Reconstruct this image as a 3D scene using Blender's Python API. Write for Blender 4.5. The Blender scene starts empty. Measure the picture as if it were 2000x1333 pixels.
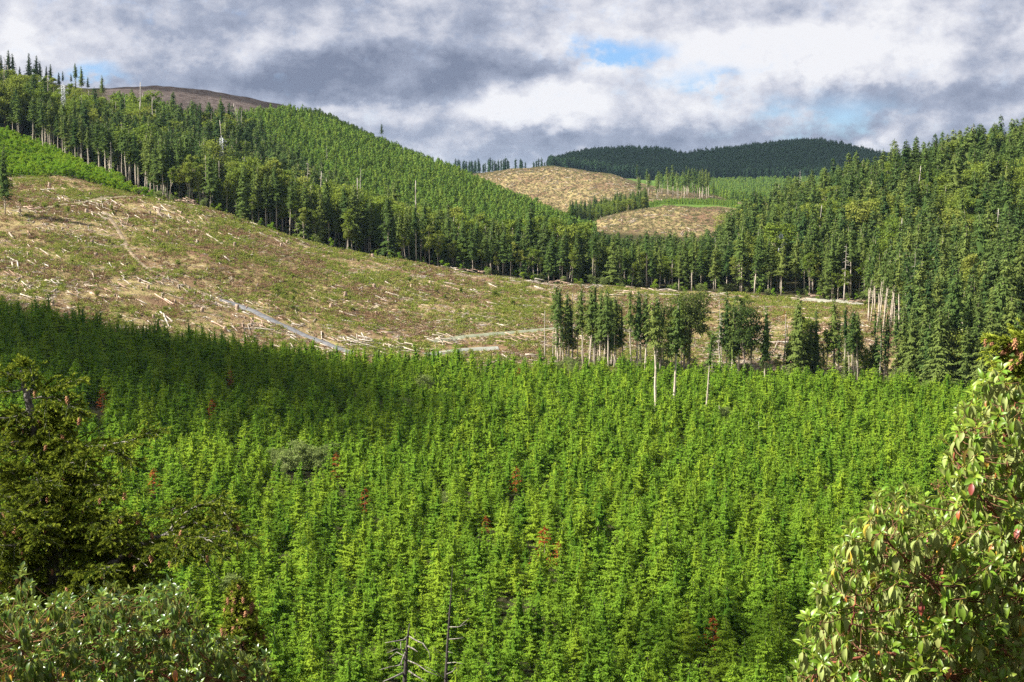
import bpy, math, random
import numpy as np
from mathutils import Vector, Matrix

R = math.radians
random.seed(7)
rng = np.random.default_rng(11)
scene = bpy.context.scene
COL = scene.collection

# ------------------------------------------------------------------ camera, sky, sun, exposure
F, PXC, PYC = 2747.0, 1000.0, 666.5          # the photograph's focal length and centre, in its pixels
PITCH = math.atan((PYC - 380.0) / F)         # eye level lies at y = 380
CT, ST = math.cos(PITCH), math.sin(PITCH)

cam_d = bpy.data.cameras.new('camera')
cam = bpy.data.objects.new('camera', cam_d)
COL.objects.link(cam)
cam_d.sensor_width = 36.0
cam_d.lens = 36.0 * F / 2000.0
cam_d.clip_start = 0.2
cam_d.clip_end = 60000.0
cam.rotation_euler = (R(90) - PITCH, 0, 0)
scene.camera = cam

SUN_AZ, SUN_EL = R(-99), R(41)              # azimuth from +Y towards +X
SUN_DIR = np.array([math.sin(SUN_AZ) * math.cos(SUN_EL), math.cos(SUN_AZ) * math.cos(SUN_EL), math.sin(SUN_EL)])
sun_d = bpy.data.lights.new('sun', 'SUN')
sun_d.energy = 5.0
sun_d.angle = R(0.6)
sun_d.color = (1.0, 0.95, 0.86)
sun = bpy.data.objects.new('sun', sun_d)
sun.rotation_euler = Vector(SUN_DIR).to_track_quat('Z', 'Y').to_euler()
sun.location = Vector(SUN_DIR) * 400
COL.objects.link(sun)

scene.view_settings.view_transform = 'Standard'
scene.view_settings.look = 'None'
scene.view_settings.gamma = 1.0
scene.view_settings.use_curve_mapping = False
scene.view_settings.exposure = 1.48
scene.render.engine = 'CYCLES'
cy = scene.cycles
cy.max_bounces = 4
cy.diffuse_bounces = 2
cy.glossy_bounces = 1
cy.transmission_bounces = 3
cy.transparent_max_bounces = 4
cy.volume_bounces = 0
cy.use_denoising = False
cy.denoiser = 'OPENIMAGEDENOISE'
cy.denoising_input_passes = 'RGB_ALBEDO_NORMAL'
cy.denoising_prefilter = 'ACCURATE'
cy.use_adaptive_sampling = True
cy.adaptive_threshold = 0.01


HAZE = 0.000018                              # density of the valley's air

class NT:
    """small helper for node trees"""
    def __init__(s, nt):
        s.nt = nt
    def n(s, kind, **kw):
        nd = s.nt.nodes.new(kind)
        for k, v in kw.items():
            setattr(nd, k, v)
        return nd
    def link(s, a, b):
        s.nt.links.new(a, b)
    def put(s, sock, v):
        if hasattr(v, 'links'):
            s.link(v, sock)
        else:
            sock.default_value = v
    def math(s, op, a, b=0.0, clamp=False):
        nd = s.n('ShaderNodeMath', operation=op, use_clamp=clamp)
        s.put(nd.inputs[0], a)
        s.put(nd.inputs[1], b)
        return nd.outputs[0]
    def mix(s, f, a, b):
        nd = s.n('ShaderNodeMix', data_type='RGBA')
        s.put(nd.inputs[0], f)
        for sock, v in ((nd.inputs[6], a), (nd.inputs[7], b)):
            s.put(sock, v if hasattr(v, 'links') else (*v, 1.0)[:4])
        return nd.outputs[2]
    def noise(s, vec, scale, detail=4.0, rough=0.55, dim='3D'):
        nd = s.n('ShaderNodeTexNoise', noise_dimensions=dim)
        if vec is not None:
            s.link(vec, nd.inputs['Vector'])
        nd.inputs['Scale'].default_value = scale
        nd.inputs['Detail'].default_value = detail
        nd.inputs['Roughness'].default_value = rough
        return nd.outputs[0]
    def ramp(s, f, lo, hi):
        nd = s.n('ShaderNodeMapRange', interpolation_type='SMOOTHSTEP')
        s.put(nd.inputs[0], f)
        nd.inputs[1].default_value = lo
        nd.inputs[2].default_value = hi
        return nd.outputs[0]


def ray(px, py):
    """azimuth (from +Y towards +X) and slope (dz per metre of ground range) of a pixel of the photograph"""
    xc = px - PXC
    v = PYC - py
    Y = F * CT + v * ST
    Z = -F * ST + v * CT
    h = math.hypot(xc, Y)
    return math.atan2(xc, Y), Z / h

def P(px, py, d):
    a, s = ray(px, py)
    return np.array([d * math.sin(a), d * math.cos(a), d * s])

def PD(px, py, depth):
    """point at a depth along the view axis"""
    xc, v = (px - PXC) / F * depth, (PYC - py) / F * depth
    return np.array([xc, depth * CT + v * ST, -depth * ST + v * CT])

def project(p):
    p = np.atleast_2d(p)
    dep = p[:, 1] * CT - p[:, 2] * ST
    up = p[:, 1] * ST + p[:, 2] * CT
    return PXC + F * p[:, 0] / dep, PYC - F * up / dep, dep


# world: clear blue sky behind broken cloud, all by direction
world = bpy.data.worlds.new('World')
scene.world = world
world.use_nodes = True
w = NT(world.node_tree)
world.node_tree.nodes.clear()
out = w.n('ShaderNodeOutputWorld')
bg = w.n('ShaderNodeBackground')
bg.inputs['Strength'].default_value = 0.1
sky = w.n('ShaderNodeTexSky', sky_type='NISHITA')
sky.sun_disc = False
sky.sun_elevation = SUN_EL
sky.sun_rotation = SUN_AZ % (2 * math.pi)
sky.altitude = 200
sky.air_density = 1.0
sky.dust_density = 0.6
tc = w.n('ShaderNodeTexCoord')
sep = w.n('ShaderNodeSeparateXYZ')
w.link(tc.outputs['Generated'], sep.inputs[0])
dx, dy, dz = sep.outputs
hor = w.math('SQRT', w.math('ADD', w.math('MULTIPLY', dx, dx), w.math('MULTIPLY', dy, dy)))
az_s = w.math('ARCTAN2', dx, dy)
el_s = w.math('ARCTAN2', dz, hor)
stretch = w.n('ShaderNodeVectorMath', operation='MULTIPLY')
w.link(tc.outputs['Generated'], stretch.inputs[0])
stretch.inputs[1].default_value = (1, 1, 1.45)
shiftv = w.n('ShaderNodeVectorMath', operation='ADD')
w.link(stretch.outputs[0], shiftv.inputs[0])
shiftv.inputs[1].default_value = (-0.010, -0.002, 0.013)
puff = w.math('SUBTRACT', w.noise(stretch.outputs[0], 19.0, 8.0, 0.62), w.noise(shiftv.outputs[0], 19.0, 8.0, 0.62))
nA = w.noise(stretch.outputs[0], 13.0, 7.0, 0.56)
nB = w.noise(stretch.outputs[0], 47.0, 7.0, 0.62)
nC = w.noise(stretch.outputs[0], 5.0, 5.0, 0.55)
nA0 = w.math('SUBTRACT', nA, 0.5)
nB0 = w.math('SUBTRACT', nB, 0.5)
nC0 = w.math('SUBTRACT', nC, 0.5)
azw = w.math('ADD', az_s, w.math('ADD', w.math('MULTIPLY', nA0, 0.055), w.math('MULTIPLY', nB0, 0.035)))
elw = w.math('ADD', el_s, w.math('ADD', w.math('MULTIPLY', nA0, -0.034), w.math('MULTIPLY', nB0, 0.030)))

def blob(px, py, rx, ry, power=1):
    a, s = ray(px, py)
    e = math.atan(s)
    q = w.math('ADD',
               w.math('POWER', w.math('MULTIPLY', w.math('SUBTRACT', azw, a), F / rx), 2.0),
               w.math('POWER', w.math('MULTIPLY', w.math('SUBTRACT', elw, e), F / ry), 2.0))
    if power == 2:
        q = w.math('MULTIPLY', q, q)
    return w.math('EXPONENT', w.math('MULTIPLY', q, -1.0))

bright = w.math('ADD', w.math('ADD', w.math('MULTIPLY', nC0, 0.70), w.math('ADD', w.math('MULTIPLY', puff, 1.35), 0.625)), w.math('ADD', w.math('MULTIPLY', nA0, 0.50), w.math('MULTIPLY', nB0, 0.16)))
for (px, py, rx, ry, wt, pw) in [
        (800, 148, 320, 58, -0.44, 2), (520, 150, 240, 50, -0.18, 1), (430, 30, 330, 42, -0.24, 2),
        (950, 90, 190, 75, -0.12, 1), (1060, 40, 120, 60, -0.10, 1), (1930, 95, 70, 75, -0.26, 2),
        (1780, 195, 330, 28, -0.28, 2), (1560, 25, 150, 35, -0.16, 1), (1160, 270, 420, 38, -0.16, 1),
        (880, 260, 200, 45, -0.06, 1), (1500, 110, 230, 60, 0.34, 1), (1720, 70, 240, 70, 0.32, 1),
        (1060, 205, 130, 48, 0.46, 2), (1165, 118, 95, 45, 0.26, 1), (1430, 225, 160, 45, 0.14, 1),
        (420, 92, 260, 30, 0.16, 1), (680, 218, 110, 18, 0.16, 1), (30, 60, 90, 70, 0.22, 1),
        (1690, 292, 60, 12, 0.30, 1), (1900, 245, 260, 35, -0.08, 1), (1840, 20, 130, 40, 0.14, 1), (880, 285, 480, 42, -0.15, 1), (1330, 262, 240, 40, -0.12, 1), (1800, 262, 200, 35, -0.10, 1)]:
    bright = w.math('ADD', bright, w.math('MULTIPLY', blob(px, py, rx, ry, pw), wt))
blue = None
for (px, py, rx, ry, wt) in [(1235, 103, 95, 22, 1.25), (1180, 84, 45, 12, 0.7), (1425, 155, 45, 22, 0.85), (1640, 222, 115, 30, 1.0),
                             (1560, 262, 130, 20, 0.35), (190, 142, 42, 22, 1.1), (260, 155, 60, 12, 0.4), (1330, 165, 90, 30, 0.40)]:
    t = w.math('MULTIPLY', blob(px, py, rx, ry), wt)
    blue = t if blue is None else w.math('ADD', blue, t)
blue = w.ramp(w.math('ADD', blue, w.math('ADD', w.math('MULTIPLY', nA0, 0.5), w.math('MULTIPLY', nB0, 2.2))), 0.10, 1.55)
cr = w.n('ShaderNodeValToRGB')
w.link(bright, cr.inputs[0])
els = cr.color_ramp.elements
els[0].position, els[0].color = 0.05, (0.77, 0.90, 1.28, 1)
els[1].position, els[1].color = 0.98, (3.25, 3.25, 3.38, 1)
e = els.new(0.42); e.color = (1.38, 1.53, 1.97, 1)
e = els.new(0.72); e.color = (2.45, 2.50, 2.80, 1)
skyc = w.n('ShaderNodeMix', data_type='RGBA', blend_type='MULTIPLY')
skyc.inputs[0].default_value = 1.0
w.link(sky.outputs[0], skyc.inputs[6])
skyc.inputs[7].default_value = (0.31, 0.42, 0.62, 1)
w.link(w.mix(blue, cr.outputs[0], skyc.outputs[2]), bg.inputs['Color'])
w.link(bg.outputs[0], out.inputs['Surface'])

# ------------------------------------------------------------------ helpers for meshes and objects
def make_mesh(name, verts, quads=None, tris=None, mats=(), mat_index=None, tint=None, smooth=False, attrs=None):
    verts = np.asarray(verts, dtype=np.float32).reshape(-1, 3)
    q = np.zeros((0, 4), np.int32) if quads is None else np.asarray(quads, np.int32).reshape(-1, 4)
    t = np.zeros((0, 3), np.int32) if tris is None else np.asarray(tris, np.int32).reshape(-1, 3)
    me = bpy.data.meshes.new(name)
    me.vertices.add(len(verts))
    me.vertices.foreach_set('co', verts.ravel())
    nl = q.size + t.size
    me.loops.add(nl)
    me.loops.foreach_set('vertex_index', np.concatenate([q.ravel(), t.ravel()]).astype(np.int32))
    me.polygons.add(len(q) + len(t))
    starts = np.concatenate([np.arange(len(q)) * 4, q.size + np.arange(len(t)) * 3]).astype(np.int32)
    me.polygons.foreach_set('loop_start', starts)
    for m in mats:
        me.materials.append(m)
    if mat_index is not None:
        me.polygons.foreach_set('material_index', np.asarray(mat_index, np.int32))
    if smooth:
        me.polygons.foreach_set('use_smooth', np.ones(len(q) + len(t), bool))
    if tint is not None:
        a = me.attributes.new('tint', 'FLOAT', 'FACE')
        a.data.foreach_set('value', np.asarray(tint, np.float32))
    for k, v in (attrs or {}).items():
        a = me.attributes.new(k, 'FLOAT', 'POINT')
        a.data.foreach_set('value', np.asarray(v, np.float32))
    me.update(calc_edges=True)
    me.validate()
    return me

class Geo:
    """collects verts, quads, tris, material slots and tints of one mesh"""
    def __init__(s):
        s.v, s.q, s.t, s.qm, s.tm, s.qt, s.tt, s.n = [], [], [], [], [], [], [], 0
    def add(s, v, q=None, t=None, m=0, tint=0.5):
        v = np.asarray(v, float).reshape(-1, 3)
        if q is not None and len(q):
            q = np.asarray(q).reshape(-1, 4)
            s.q.append(q + s.n); s.qm.append(np.full(len(q), m)); s.qt.append(np.broadcast_to(tint, (len(q),)))
        if t is not None and len(t):
            t = np.asarray(t).reshape(-1, 3)
            s.t.append(t + s.n); s.tm.append(np.full(len(t), m)); s.tt.append(np.broadcast_to(tint, (len(t),)))
        s.v.append(v); s.n += len(v)
    def join(s, o, m=None):
        for q, qm, qt in zip(o.q, o.qm, o.qt):
            s.q.append(q + s.n); s.qm.append(qm if m is None else np.full(len(q), m)); s.qt.append(qt)
        for t, tm, tt in zip(o.t, o.tm, o.tt):
            s.t.append(t + s.n); s.tm.append(tm if m is None else np.full(len(t), m)); s.tt.append(tt)
        s.v += o.v; s.n += o.n
    def mesh(s, name, mats, smooth=False):
        cat = lambda a, sh, ty: np.concatenate(a) if a else np.zeros(sh, ty)
        q, t = cat(s.q, (0, 4), int), cat(s.t, (0, 3), int)
        mi = np.concatenate([cat(s.qm, 0, int), cat(s.tm, 0, int)])
        ti = np.concatenate([cat(s.qt, 0, float), cat(s.tt, 0, float)])
        return make_mesh(name, np.concatenate(s.v) if s.v else np.zeros((0, 3)), q, t, mats, mi, ti, smooth)

def norm(v):
    return v / np.maximum(np.linalg.norm(v, axis=-1, keepdims=True), 1e-9)

def tube(pts, rad, sides=6, cap=True):
    """a tapered tube along a polyline -> (verts, quads, tris)"""
    pts = np.asarray(pts, float); n = len(pts)
    rad = np.broadcast_to(np.asarray(rad, float), (n,))
    tan = norm(np.gradient(pts, axis=0))
    ref = np.array([0.31, 0.95, 0.07])
    s1 = norm(np.cross(tan, ref)); s2 = np.cross(tan, s1)
    ang = np.arange(sides) * 2 * np.pi / sides
    ring = (np.cos(ang)[None, :, None] * s1[:, None] + np.sin(ang)[None, :, None] * s2[:, None]) * rad[:, None, None]
    v = (pts[:, None] + ring).reshape(-1, 3)
    i = np.arange(n - 1)[:, None] * sides; j = np.arange(sides)[None]
    a = i + j; b = i + (j + 1) % sides
    q = np.stack([a, b, b + sides, a + sides], -1).reshape(-1, 4)
    t = []
    if cap:
        v = np.vstack([v, pts[:1], pts[-1:]])
        k = n * sides
        for jj in range(sides):
            t.append((k, (jj + 1) % sides, jj)); t.append((k + 1, (n - 1) * sides + jj, (n - 1) * sides + (jj + 1) % sides))
    return v, q, t

def kites(p, a, b, l, wd, sag=0.0):
    """one kite-shaped quad per row: from p along a (length l), half width wd along b"""
    l = np.broadcast_to(l, (len(p),))[:, None]; wd = np.broadcast_to(wd, (len(p),))[:, None]
    m = p + a * l * 0.45
    e = p + a * l
    e = e - np.array([0, 0, 1.0]) * (sag * l)
    v = np.stack([p, m + b * wd, e, m - b * wd], 1).reshape(-1, 3)
    return v, np.arange(len(p) * 4).reshape(-1, 4)

def put(o, **props):
    for k, v in props.items():
        if v is not None:
            o[k] = v
    return o

def obj(name, me, parent=None, **props):
    o = bpy.data.objects.new(name, me)
    COL.objects.link(o)
    if parent is not None:
        o.parent = parent
    return put(o, **props)

def thing(name, label, category, loc=(0, 0, 0), group=None):
    o = bpy.data.objects.new(name, None)
    o.empty_display_size = 0.3
    COL.objects.link(o)
    o.location = loc
    return put(o, label=label, category=category, group=group)

def material(name):
    m = bpy.data.materials.new(name)
    m.use_nodes = True
    m.node_tree.nodes.clear()
    k = NT(m.node_tree)
    o = k.n('ShaderNodeOutputMaterial')
    return m, k, o

def foliage(name, dark, light, yellow=None, trans=0.30, rough=0.6, spec=0.0, amount=1.0):
    """leaf colour varies from spray to spray (tint) and from plant to plant (random)"""
    m, k, o = material(name)
    at = k.n('ShaderNodeAttribute', attribute_name='tint')
    oi = k.n('ShaderNodeObjectInfo')
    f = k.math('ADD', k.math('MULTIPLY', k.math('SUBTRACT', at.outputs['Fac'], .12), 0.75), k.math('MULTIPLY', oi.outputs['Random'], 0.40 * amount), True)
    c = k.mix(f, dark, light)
    if yellow:
        r2 = k.math('FRACT', k.math('MULTIPLY', oi.outputs['Random'], 17.31))
        c = k.mix(k.math('MULTIPLY', k.math('POWER', r2, 2.0), 0.85), c, yellow)
    d = k.n('ShaderNodeBsdfDiffuse'); k.link(c, d.inputs[0])
    t = k.n('ShaderNodeBsdfTranslucent')
    k.link(k.mix(0.35, c, tuple(min(1, x * 1.5) for x in light)), t.inputs[0])
    mx = k.n('ShaderNodeMixShader'); mx.inputs[0].default_value = trans
    k.link(d.outputs[0], mx.inputs[1]); k.link(t.outputs[0], mx.inputs[2])
    res = mx.outputs[0]
    if spec > 0:
        g = k.n('ShaderNodeBsdfGlossy'); g.inputs['Roughness'].default_value = rough
        m2 = k.n('ShaderNodeMixShader'); m2.inputs[0].default_value = spec
        k.link(res, m2.inputs[1]); k.link(g.outputs[0], m2.inputs[2]); res = m2.outputs[0]
    k.link(res, o.inputs['Surface'])
    return m

def bark(name, a, b, scale=6.0, rnd=0.3):
    m, k, o = material(name)
    tcn = k.n('ShaderNodeTexCoord')
    oi = k.n('ShaderNodeObjectInfo')
    n = k.noise(tcn.outputs['Object'], scale, 4.0, 0.65)
    f = k.math('ADD', k.ramp(n, 0.3, 0.7), k.math('MULTIPLY', k.math('SUBTRACT', oi.outputs['Random'], 0.5), rnd * 2), True)
    p = k.n('ShaderNodeBsdfPrincipled')
    k.link(k.mix(f, a, b), p.inputs['Base Color'])
    p.inputs['Roughness'].default_value = 0.85
    bp = k.n('ShaderNodeBump'); bp.inputs['Strength'].default_value = 0.4; bp.inputs['Distance'].default_value = 0.05
    k.link(n, bp.inputs['Height']); k.link(bp.outputs[0], p.inputs['Normal'])
    k.link(p.outputs[0], o.inputs['Surface'])
    return m

M = {}
M['young'] = foliage('young_fir_needles', (0.050, 0.118, 0.012), (0.180, 0.305, 0.026), (0.220, 0.305, 0.024), 0.20, amount=.9)
M['hillyoung'] = foliage('hill_fir_needles', (0.060, 0.120, 0.022), (0.165, 0.265, 0.042), (0.200, 0.260, 0.042), 0.22)
M['sapling'] = foliage('light_sapling_leaves', (0.090, 0.190, 0.015), (0.200, 0.330, 0.030), (0.260, 0.330, 0.030), 0.35)
M['fir'] = foliage('fir_needles', (0.028, 0.058, 0.017), (0.112, 0.168, 0.040), (0.160, 0.195, 0.046), 0.18, amount=1.5)
M['darkfir'] = foliage('dark_fir_needles', (0.018, 0.044, 0.015), (0.075, 0.122, 0.036), (0.095, 0.130, 0.036), 0.16, amount=1.3)
M['far'] = foliage('far_fir_needles', (0.016, 0.042, 0.020), (0.045, 0.080, 0.035), None, 0.2)
M['leafy'] = foliage('broad_leaves', (0.075, 0.125, 0.020), (0.205, 0.270, 0.040), (0.260, 0.270, 0.060), 0.30)
M['maple'] = foliage('maple_leaves', (0.035, 0.065, 0.018), (0.085, 0.125, 0.030), (0.105, 0.125, 0.030), 0.25)
M['willow'] = foliage('willow_leaves', (0.120, 0.165, 0.045), (0.230, 0.280, 0.090), None, 0.3)
M['rust'] = foliage('dead_needles', (0.150, 0.035, 0.012), (0.300, 0.080, 0.025), None, 0.2)
M['brush'] = foliage('low_brush', (0.085, 0.130, 0.020), (0.230, 0.280, 0.048), (0.300, 0.270, 0.080), 0.25)
M['redbrush'] = foliage('reddish_brush', (0.130, 0.070, 0.040), (0.270, 0.170, 0.100), (0.320, 0.260, 0.140), 0.2)
M['palebark'] = bark('pale_bark', (0.30, 0.25, 0.19), (0.56, 0.48, 0.38), 1.2, 0.3)
M['bark'] = bark('brown_bark', (0.10, 0.08, 0.06), (0.24, 0.19, 0.15), 1.6, 0.3)
M['deadbark'] = bark('weathered_wood', (0.26, 0.22, 0.18), (0.50, 0.45, 0.39), 1.6, 0.35)
M['burnt'] = bark('dark_dead_bark', (0.018, 0.015, 0.014), (0.060, 0.048, 0.040), 9.0, 0.1)
M['logwood'] = bark('bleached_log', (0.24, 0.195, 0.14), (0.50, 0.43, 0.335), 0.8, 0.5)
M['redlog'] = bark('peeled_log', (0.24, 0.14, 0.09), (0.50, 0.36, 0.27), 0.8, 0.35)
M['stumpwood'] = bark('stump_wood', (0.15, 0.10, 0.07), (0.42, 0.31, 0.22), 1.5, 0.3)

# ------------------------------------------------------------------ the terrain: break lines seen in the photograph, each with its range
U0, U1 = -900.0, 2900.0
CURVES = [
    [(0, 1000, 400)],
    [(-900, 1500, 160), (2900, 1500, 160)],
    [(-300, 600, 450), (0, 615, 455), (250, 650, 465), (500, 692, 475), (700, 708, 485), (900, 724, 490), (1100, 737, 490), (1280, 746, 490), (1500, 757, 488), (1750, 768, 480), (1880, 780, 470), (2000, 790, 460), (2400, 800, 450)],
    [(-300, 470, 560), (0, 495, 560), (250, 515, 580), (430, 588, 545), (600, 660, 512), (800, 690, 508), (900, 690, 515), (1000, 668, 540), (1100, 655, 560), (1250, 660, 575), (1400, 665, 570), (1550, 660, 560), (1700, 668, 545), (1800, 692, 530), (2000, 640, 560), (2400, 600, 560)],
    [(-300, 335, 760), (0, 342, 760), (130, 348, 750), (270, 380, 735), (300, 387, 725), (400, 404, 715), (500, 440, 705), (600, 474, 700), (700, 498, 695), (800, 518, 690), (900, 533, 690), (1000, 547, 690), (1080, 556, 690), (1250, 565, 690), (1400, 571, 690), (1550, 578, 690), (1650, 588, 680), (1700, 598, 665), (1760, 600, 650), (1850, 580, 660), (2000, 520, 680), (2400, 470, 700)],
    [(-300, 240, 870), (0, 268, 870), (100, 300, 850), (200, 350, 800), (270, 374, 775), (400, 392, 790), (500, 422, 800), (600, 452, 800), (700, 477, 800), (800, 500, 800), (900, 515, 800), (1000, 530, 800), (1100, 537, 810), (1250, 541, 820), (1400, 530, 830), (1500, 500, 830), (1600, 470, 830), (1700, 438, 830), (1800, 415, 830), (1900, 388, 830), (2000, 362, 830), (2400, 300, 850)],
    [(-300, 150, 1150), (0, 178, 1150), (100, 188, 1150), (200, 204, 1180), (300, 228, 1200), (400, 258, 1200), (500, 288, 1150), (600, 332, 1120), (700, 380, 1080), (750, 410, 1060), (800, 432, 1050), (900, 472, 1000), (1000, 502, 980), (1100, 522, 960), (1200, 528, 960), (1300, 522, 960), (1400, 510, 950), (1500, 467, 930), (1600, 434, 930), (1700, 405, 930), (1800, 377, 930), (1900, 350, 930), (2000, 330, 940), (2400, 260, 950)],
    [(-300, 140, 1450), (0, 160, 1450), (100, 168, 1450), (190, 176, 1480), (225, 171, 1480), (300, 168, 1500), (400, 178, 1500), (500, 196, 1500), (550, 209, 1480), (600, 228, 1460), (700, 270, 1420), (750, 292, 1400), (800, 312, 1380), (870, 338, 1350), (950, 372, 1320), (1000, 393, 1300), (1050, 414, 1280), (1100, 436, 1260), (1130, 450, 1240), (1180, 462, 1240), (1250, 466, 1240), (1500, 470, 1240), (1600, 465, 1240), (2000, 430, 1250), (2400, 400, 1250)],
    [(-300, 140, 1800), (0, 180, 1800), (300, 200, 1850), (550, 250, 1800), (700, 300, 1750), (800, 345, 1700), (900, 375, 1650), (1000, 410, 1550), (1100, 432, 1480), (1150, 438, 1400), (1220, 418, 1390), (1300, 405, 1390), (1400, 407, 1390), (1450, 413, 1390), (1500, 425, 1380), (1600, 445, 1380), (2000, 420, 1400), (2400, 410, 1400)],
    [(-300, 250, 2000), (0, 250, 2000), (550, 300, 2000), (800, 375, 1900), (900, 395, 1850), (1000, 418, 1800), (1100, 424, 1750), (1150, 422, 1720), (1250, 408, 1700), (1300, 398, 1700), (1400, 398, 1700), (1450, 402, 1700), (1500, 410, 1700), (2000, 400, 1700)],
    [(-300, 300, 2400), (0, 300, 2400), (550, 330, 2300), (800, 365, 2200), (870, 353, 2150), (915, 343, 2100), (1000, 332, 2050), (1080, 326, 2050), (1150, 335, 2000), (1200, 346, 1980), (1300, 371, 1950), (1400, 387, 1900), (1430, 394, 1880), (1500, 405, 1850), (2000, 400, 1850)],
    [(-300, 340, 2800), (800, 365, 2600), (900, 350, 2500), (1000, 345, 2450), (1080, 342, 2400), (1200, 365, 2400), (1300, 385, 2400), (1400, 392, 2400), (1500, 396, 2400), (1600, 395, 2400), (2000, 390, 2400)],
    [(-300, 345, 3300), (700, 345, 3100), (870, 340, 3000), (1000, 336, 3000), (1080, 334, 3100), (1200, 350, 3200), (1300, 354, 3250), (1400, 357, 3250), (1600, 357, 3250), (2000, 356, 3250)],
    [(-300, 360, 4000), (800, 350, 4000), (1000, 347, 3900), (1080, 338, 3800), (1100, 328, 3800), (1150, 316, 3800), (1200, 310, 3800), (1300, 313, 3800), (1335, 323, 3800), (1400, 312, 3800), (1500, 302, 3900), (1570, 295, 3900), (1600, 294, 3900), (1650, 303, 3900), (1700, 317, 3900), (1750, 330, 3900), (1850, 346, 3900), (2000, 355, 3900), (2400, 360, 4000)],
    [(-900, 384, 5500), (2900, 384, 5500)],
    [(-900, 392, 26000), (2900, 392, 26000)],
]
TAN = F / CT
def u_of_az(az):
    return PXC + TAN * np.tan(np.clip(az, -1.2, 1.2))
NU = 1500
UG = np.linspace(U0, U1, NU)
CD, CZ = [], []
for ci, c in enumerate(CURVES):
    if ci == 0:
        continue
    us, ds, zs = [], [], []
    for px, py, d in c:
        a, s = ray(px, py)
        us.append(float(u_of_az(a))); ds.append(d); zs.append(d * s)
    dd, zz = np.interp(UG, us, ds), np.interp(UG, us, zs)
    if len(c) > 2:                                # round the corners of the break lines
        kk = np.hanning(15); kk /= kk.sum()
        dd = np.convolve(np.pad(dd, 7, 'edge'), kk, 'valid'); zz = np.convolve(np.pad(zz, 7, 'edge'), kk, 'valid')
    CD.append(dd); CZ.append(zz)
head = [(0.0, -1.7), (5.0, -3.2), (12.0, -8.2), (25.0, -18.0), (60.0, -42.0), (105.0, -60.0)]
CD = np.array([np.full(NU, d) for d, _ in head] + CD)
CZ = np.array([np.full(NU, z) for _, z in head] + CZ)
CD[6] = 160.0; CZ[6] = -63.0
KH = 6                                            # index of the first curve from the list above
C_FAR, C_MID, C_TOP, C_UP, C_RIDGE, C_CREST, C_MOUND, C_DOMEFOOT, C_DOME, C_DIP, C_FOOT, C_FARHILL = [KH + i for i in range(1, 13)]

def curve_d(k, u):
    return np.interp(u, UG, CD[k])
def curve_z(k, u):
    return np.interp(u, UG, CZ[k])

def hash2(ix, iy, seed):
    h = (ix.astype(np.int64) * 374761393 + iy.astype(np.int64) * 668265263 + seed * 982451653) & 0x7fffffff
    h = ((h ^ (h >> 13)) * 1274126177) & 0x7fffffff
    return ((h ^ (h >> 16)) & 0xffff) / 65535.0
def vnoise(x, y, scale, seed=0):
    x = np.asarray(x) / scale; y = np.asarray(y) / scale
    ix, iy = np.floor(x), np.floor(y)
    fx, fy = x - ix, y - iy
    fx, fy = fx * fx * (3 - 2 * fx), fy * fy * (3 - 2 * fy)
    g = lambda a, b: hash2(ix + a, iy + b, seed)
    return (g(0, 0) * (1 - fx) + g(1, 0) * fx) * (1 - fy) + (g(0, 1) * (1 - fx) + g(1, 1) * fx) * fy
def fbm(x, y, scale, seed=0, octv=4):
    s, a, t = 0, 1.0, 0
    for i in range(octv):
        s = s + a * (vnoise(x, y, scale / 2 ** i, seed + i) - 0.5); t += a; a *= 0.55
    return s / t * 2

AZ = np.concatenate([R(1) * np.arange(-180, -60, 8), R(1) * np.arange(-60, -25, 1.5), R(1) * np.arange(-25, 25, 0.12), R(1) * np.arange(25, 60, 1.5), R(1) * np.arange(60, 181, 8)])
AZ[-1] = R(180)
DG = np.concatenate([[0.0, 1.5, 3, 5, 8], np.arange(12, 160, 6.0), np.arange(160, 800, 3.0), 800 * 1.0105 ** np.arange(0, 165), np.geomspace(4550, 26000, 24)])
ua = u_of_az(AZ)
side = np.clip((np.abs(AZ) - R(60)) / R(40), 0, 1)
cd = np.array([np.interp(ua, UG, c) for c in CD]); cz = np.array([np.interp(ua, UG, c) for c in CZ])
ZG = np.zeros((len(AZ), len(DG)))
for i in range(len(AZ)):                          # monotone cubic along each line of sight
    d, z = cd[:, i], cz[:, i]
    h = np.diff(d); m = np.diff(z) / h
    t = np.zeros(len(d)); t[0], t[-1] = m[0], m[-1]
    ok = m[1:] * m[:-1] > 0
    w1, w2 = 2 * h[1:] + h[:-1], h[1:] + 2 * h[:-1]
    with np.errstate(divide='ignore', invalid='ignore'):
        hm = (w1 + w2) / (w1 / m[:-1] + w2 / m[1:])
    t[1:-1] = np.where(ok, hm, 0)
    k = np.clip(np.searchsorted(d, DG, 'right') - 1, 0, len(d) - 2)
    s = (DG - d[k]) / h[k]
    ZG[i] = (1 + 2 * s) * (1 - s) ** 2 * z[k] + s * (1 - s) ** 2 * h[k] * t[k] + s * s * (3 - 2 * s) * z[k + 1] + s * s * (s - 1) * h[k] * t[k + 1]
    zb = -1.7 + np.where(DG < 150, 0.10 * DG, 15 + 8 * np.sin(DG / 90.0) * np.exp(-DG / 4000))
    ZG[i] = ZG[i] * (1 - side[i]) + zb * side[i]
XG, YG = DG[None] * np.sin(AZ)[:, None], DG[None] * np.cos(AZ)[:, None]
amp = np.interp(DG, [0, 100, 170, 400, 500, 900, 4000, 26000], [0, 0, 0.5, 0.8, 1.1, 1.6, 5, 40])[None]
ZG = ZG + fbm(XG, YG, 45.0, 3) * amp * 1.3 + fbm(XG, YG, 17.0, 9, 4) * np.minimum(amp, 1.2) * .8
ZG[:, 0] = -1.7

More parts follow.
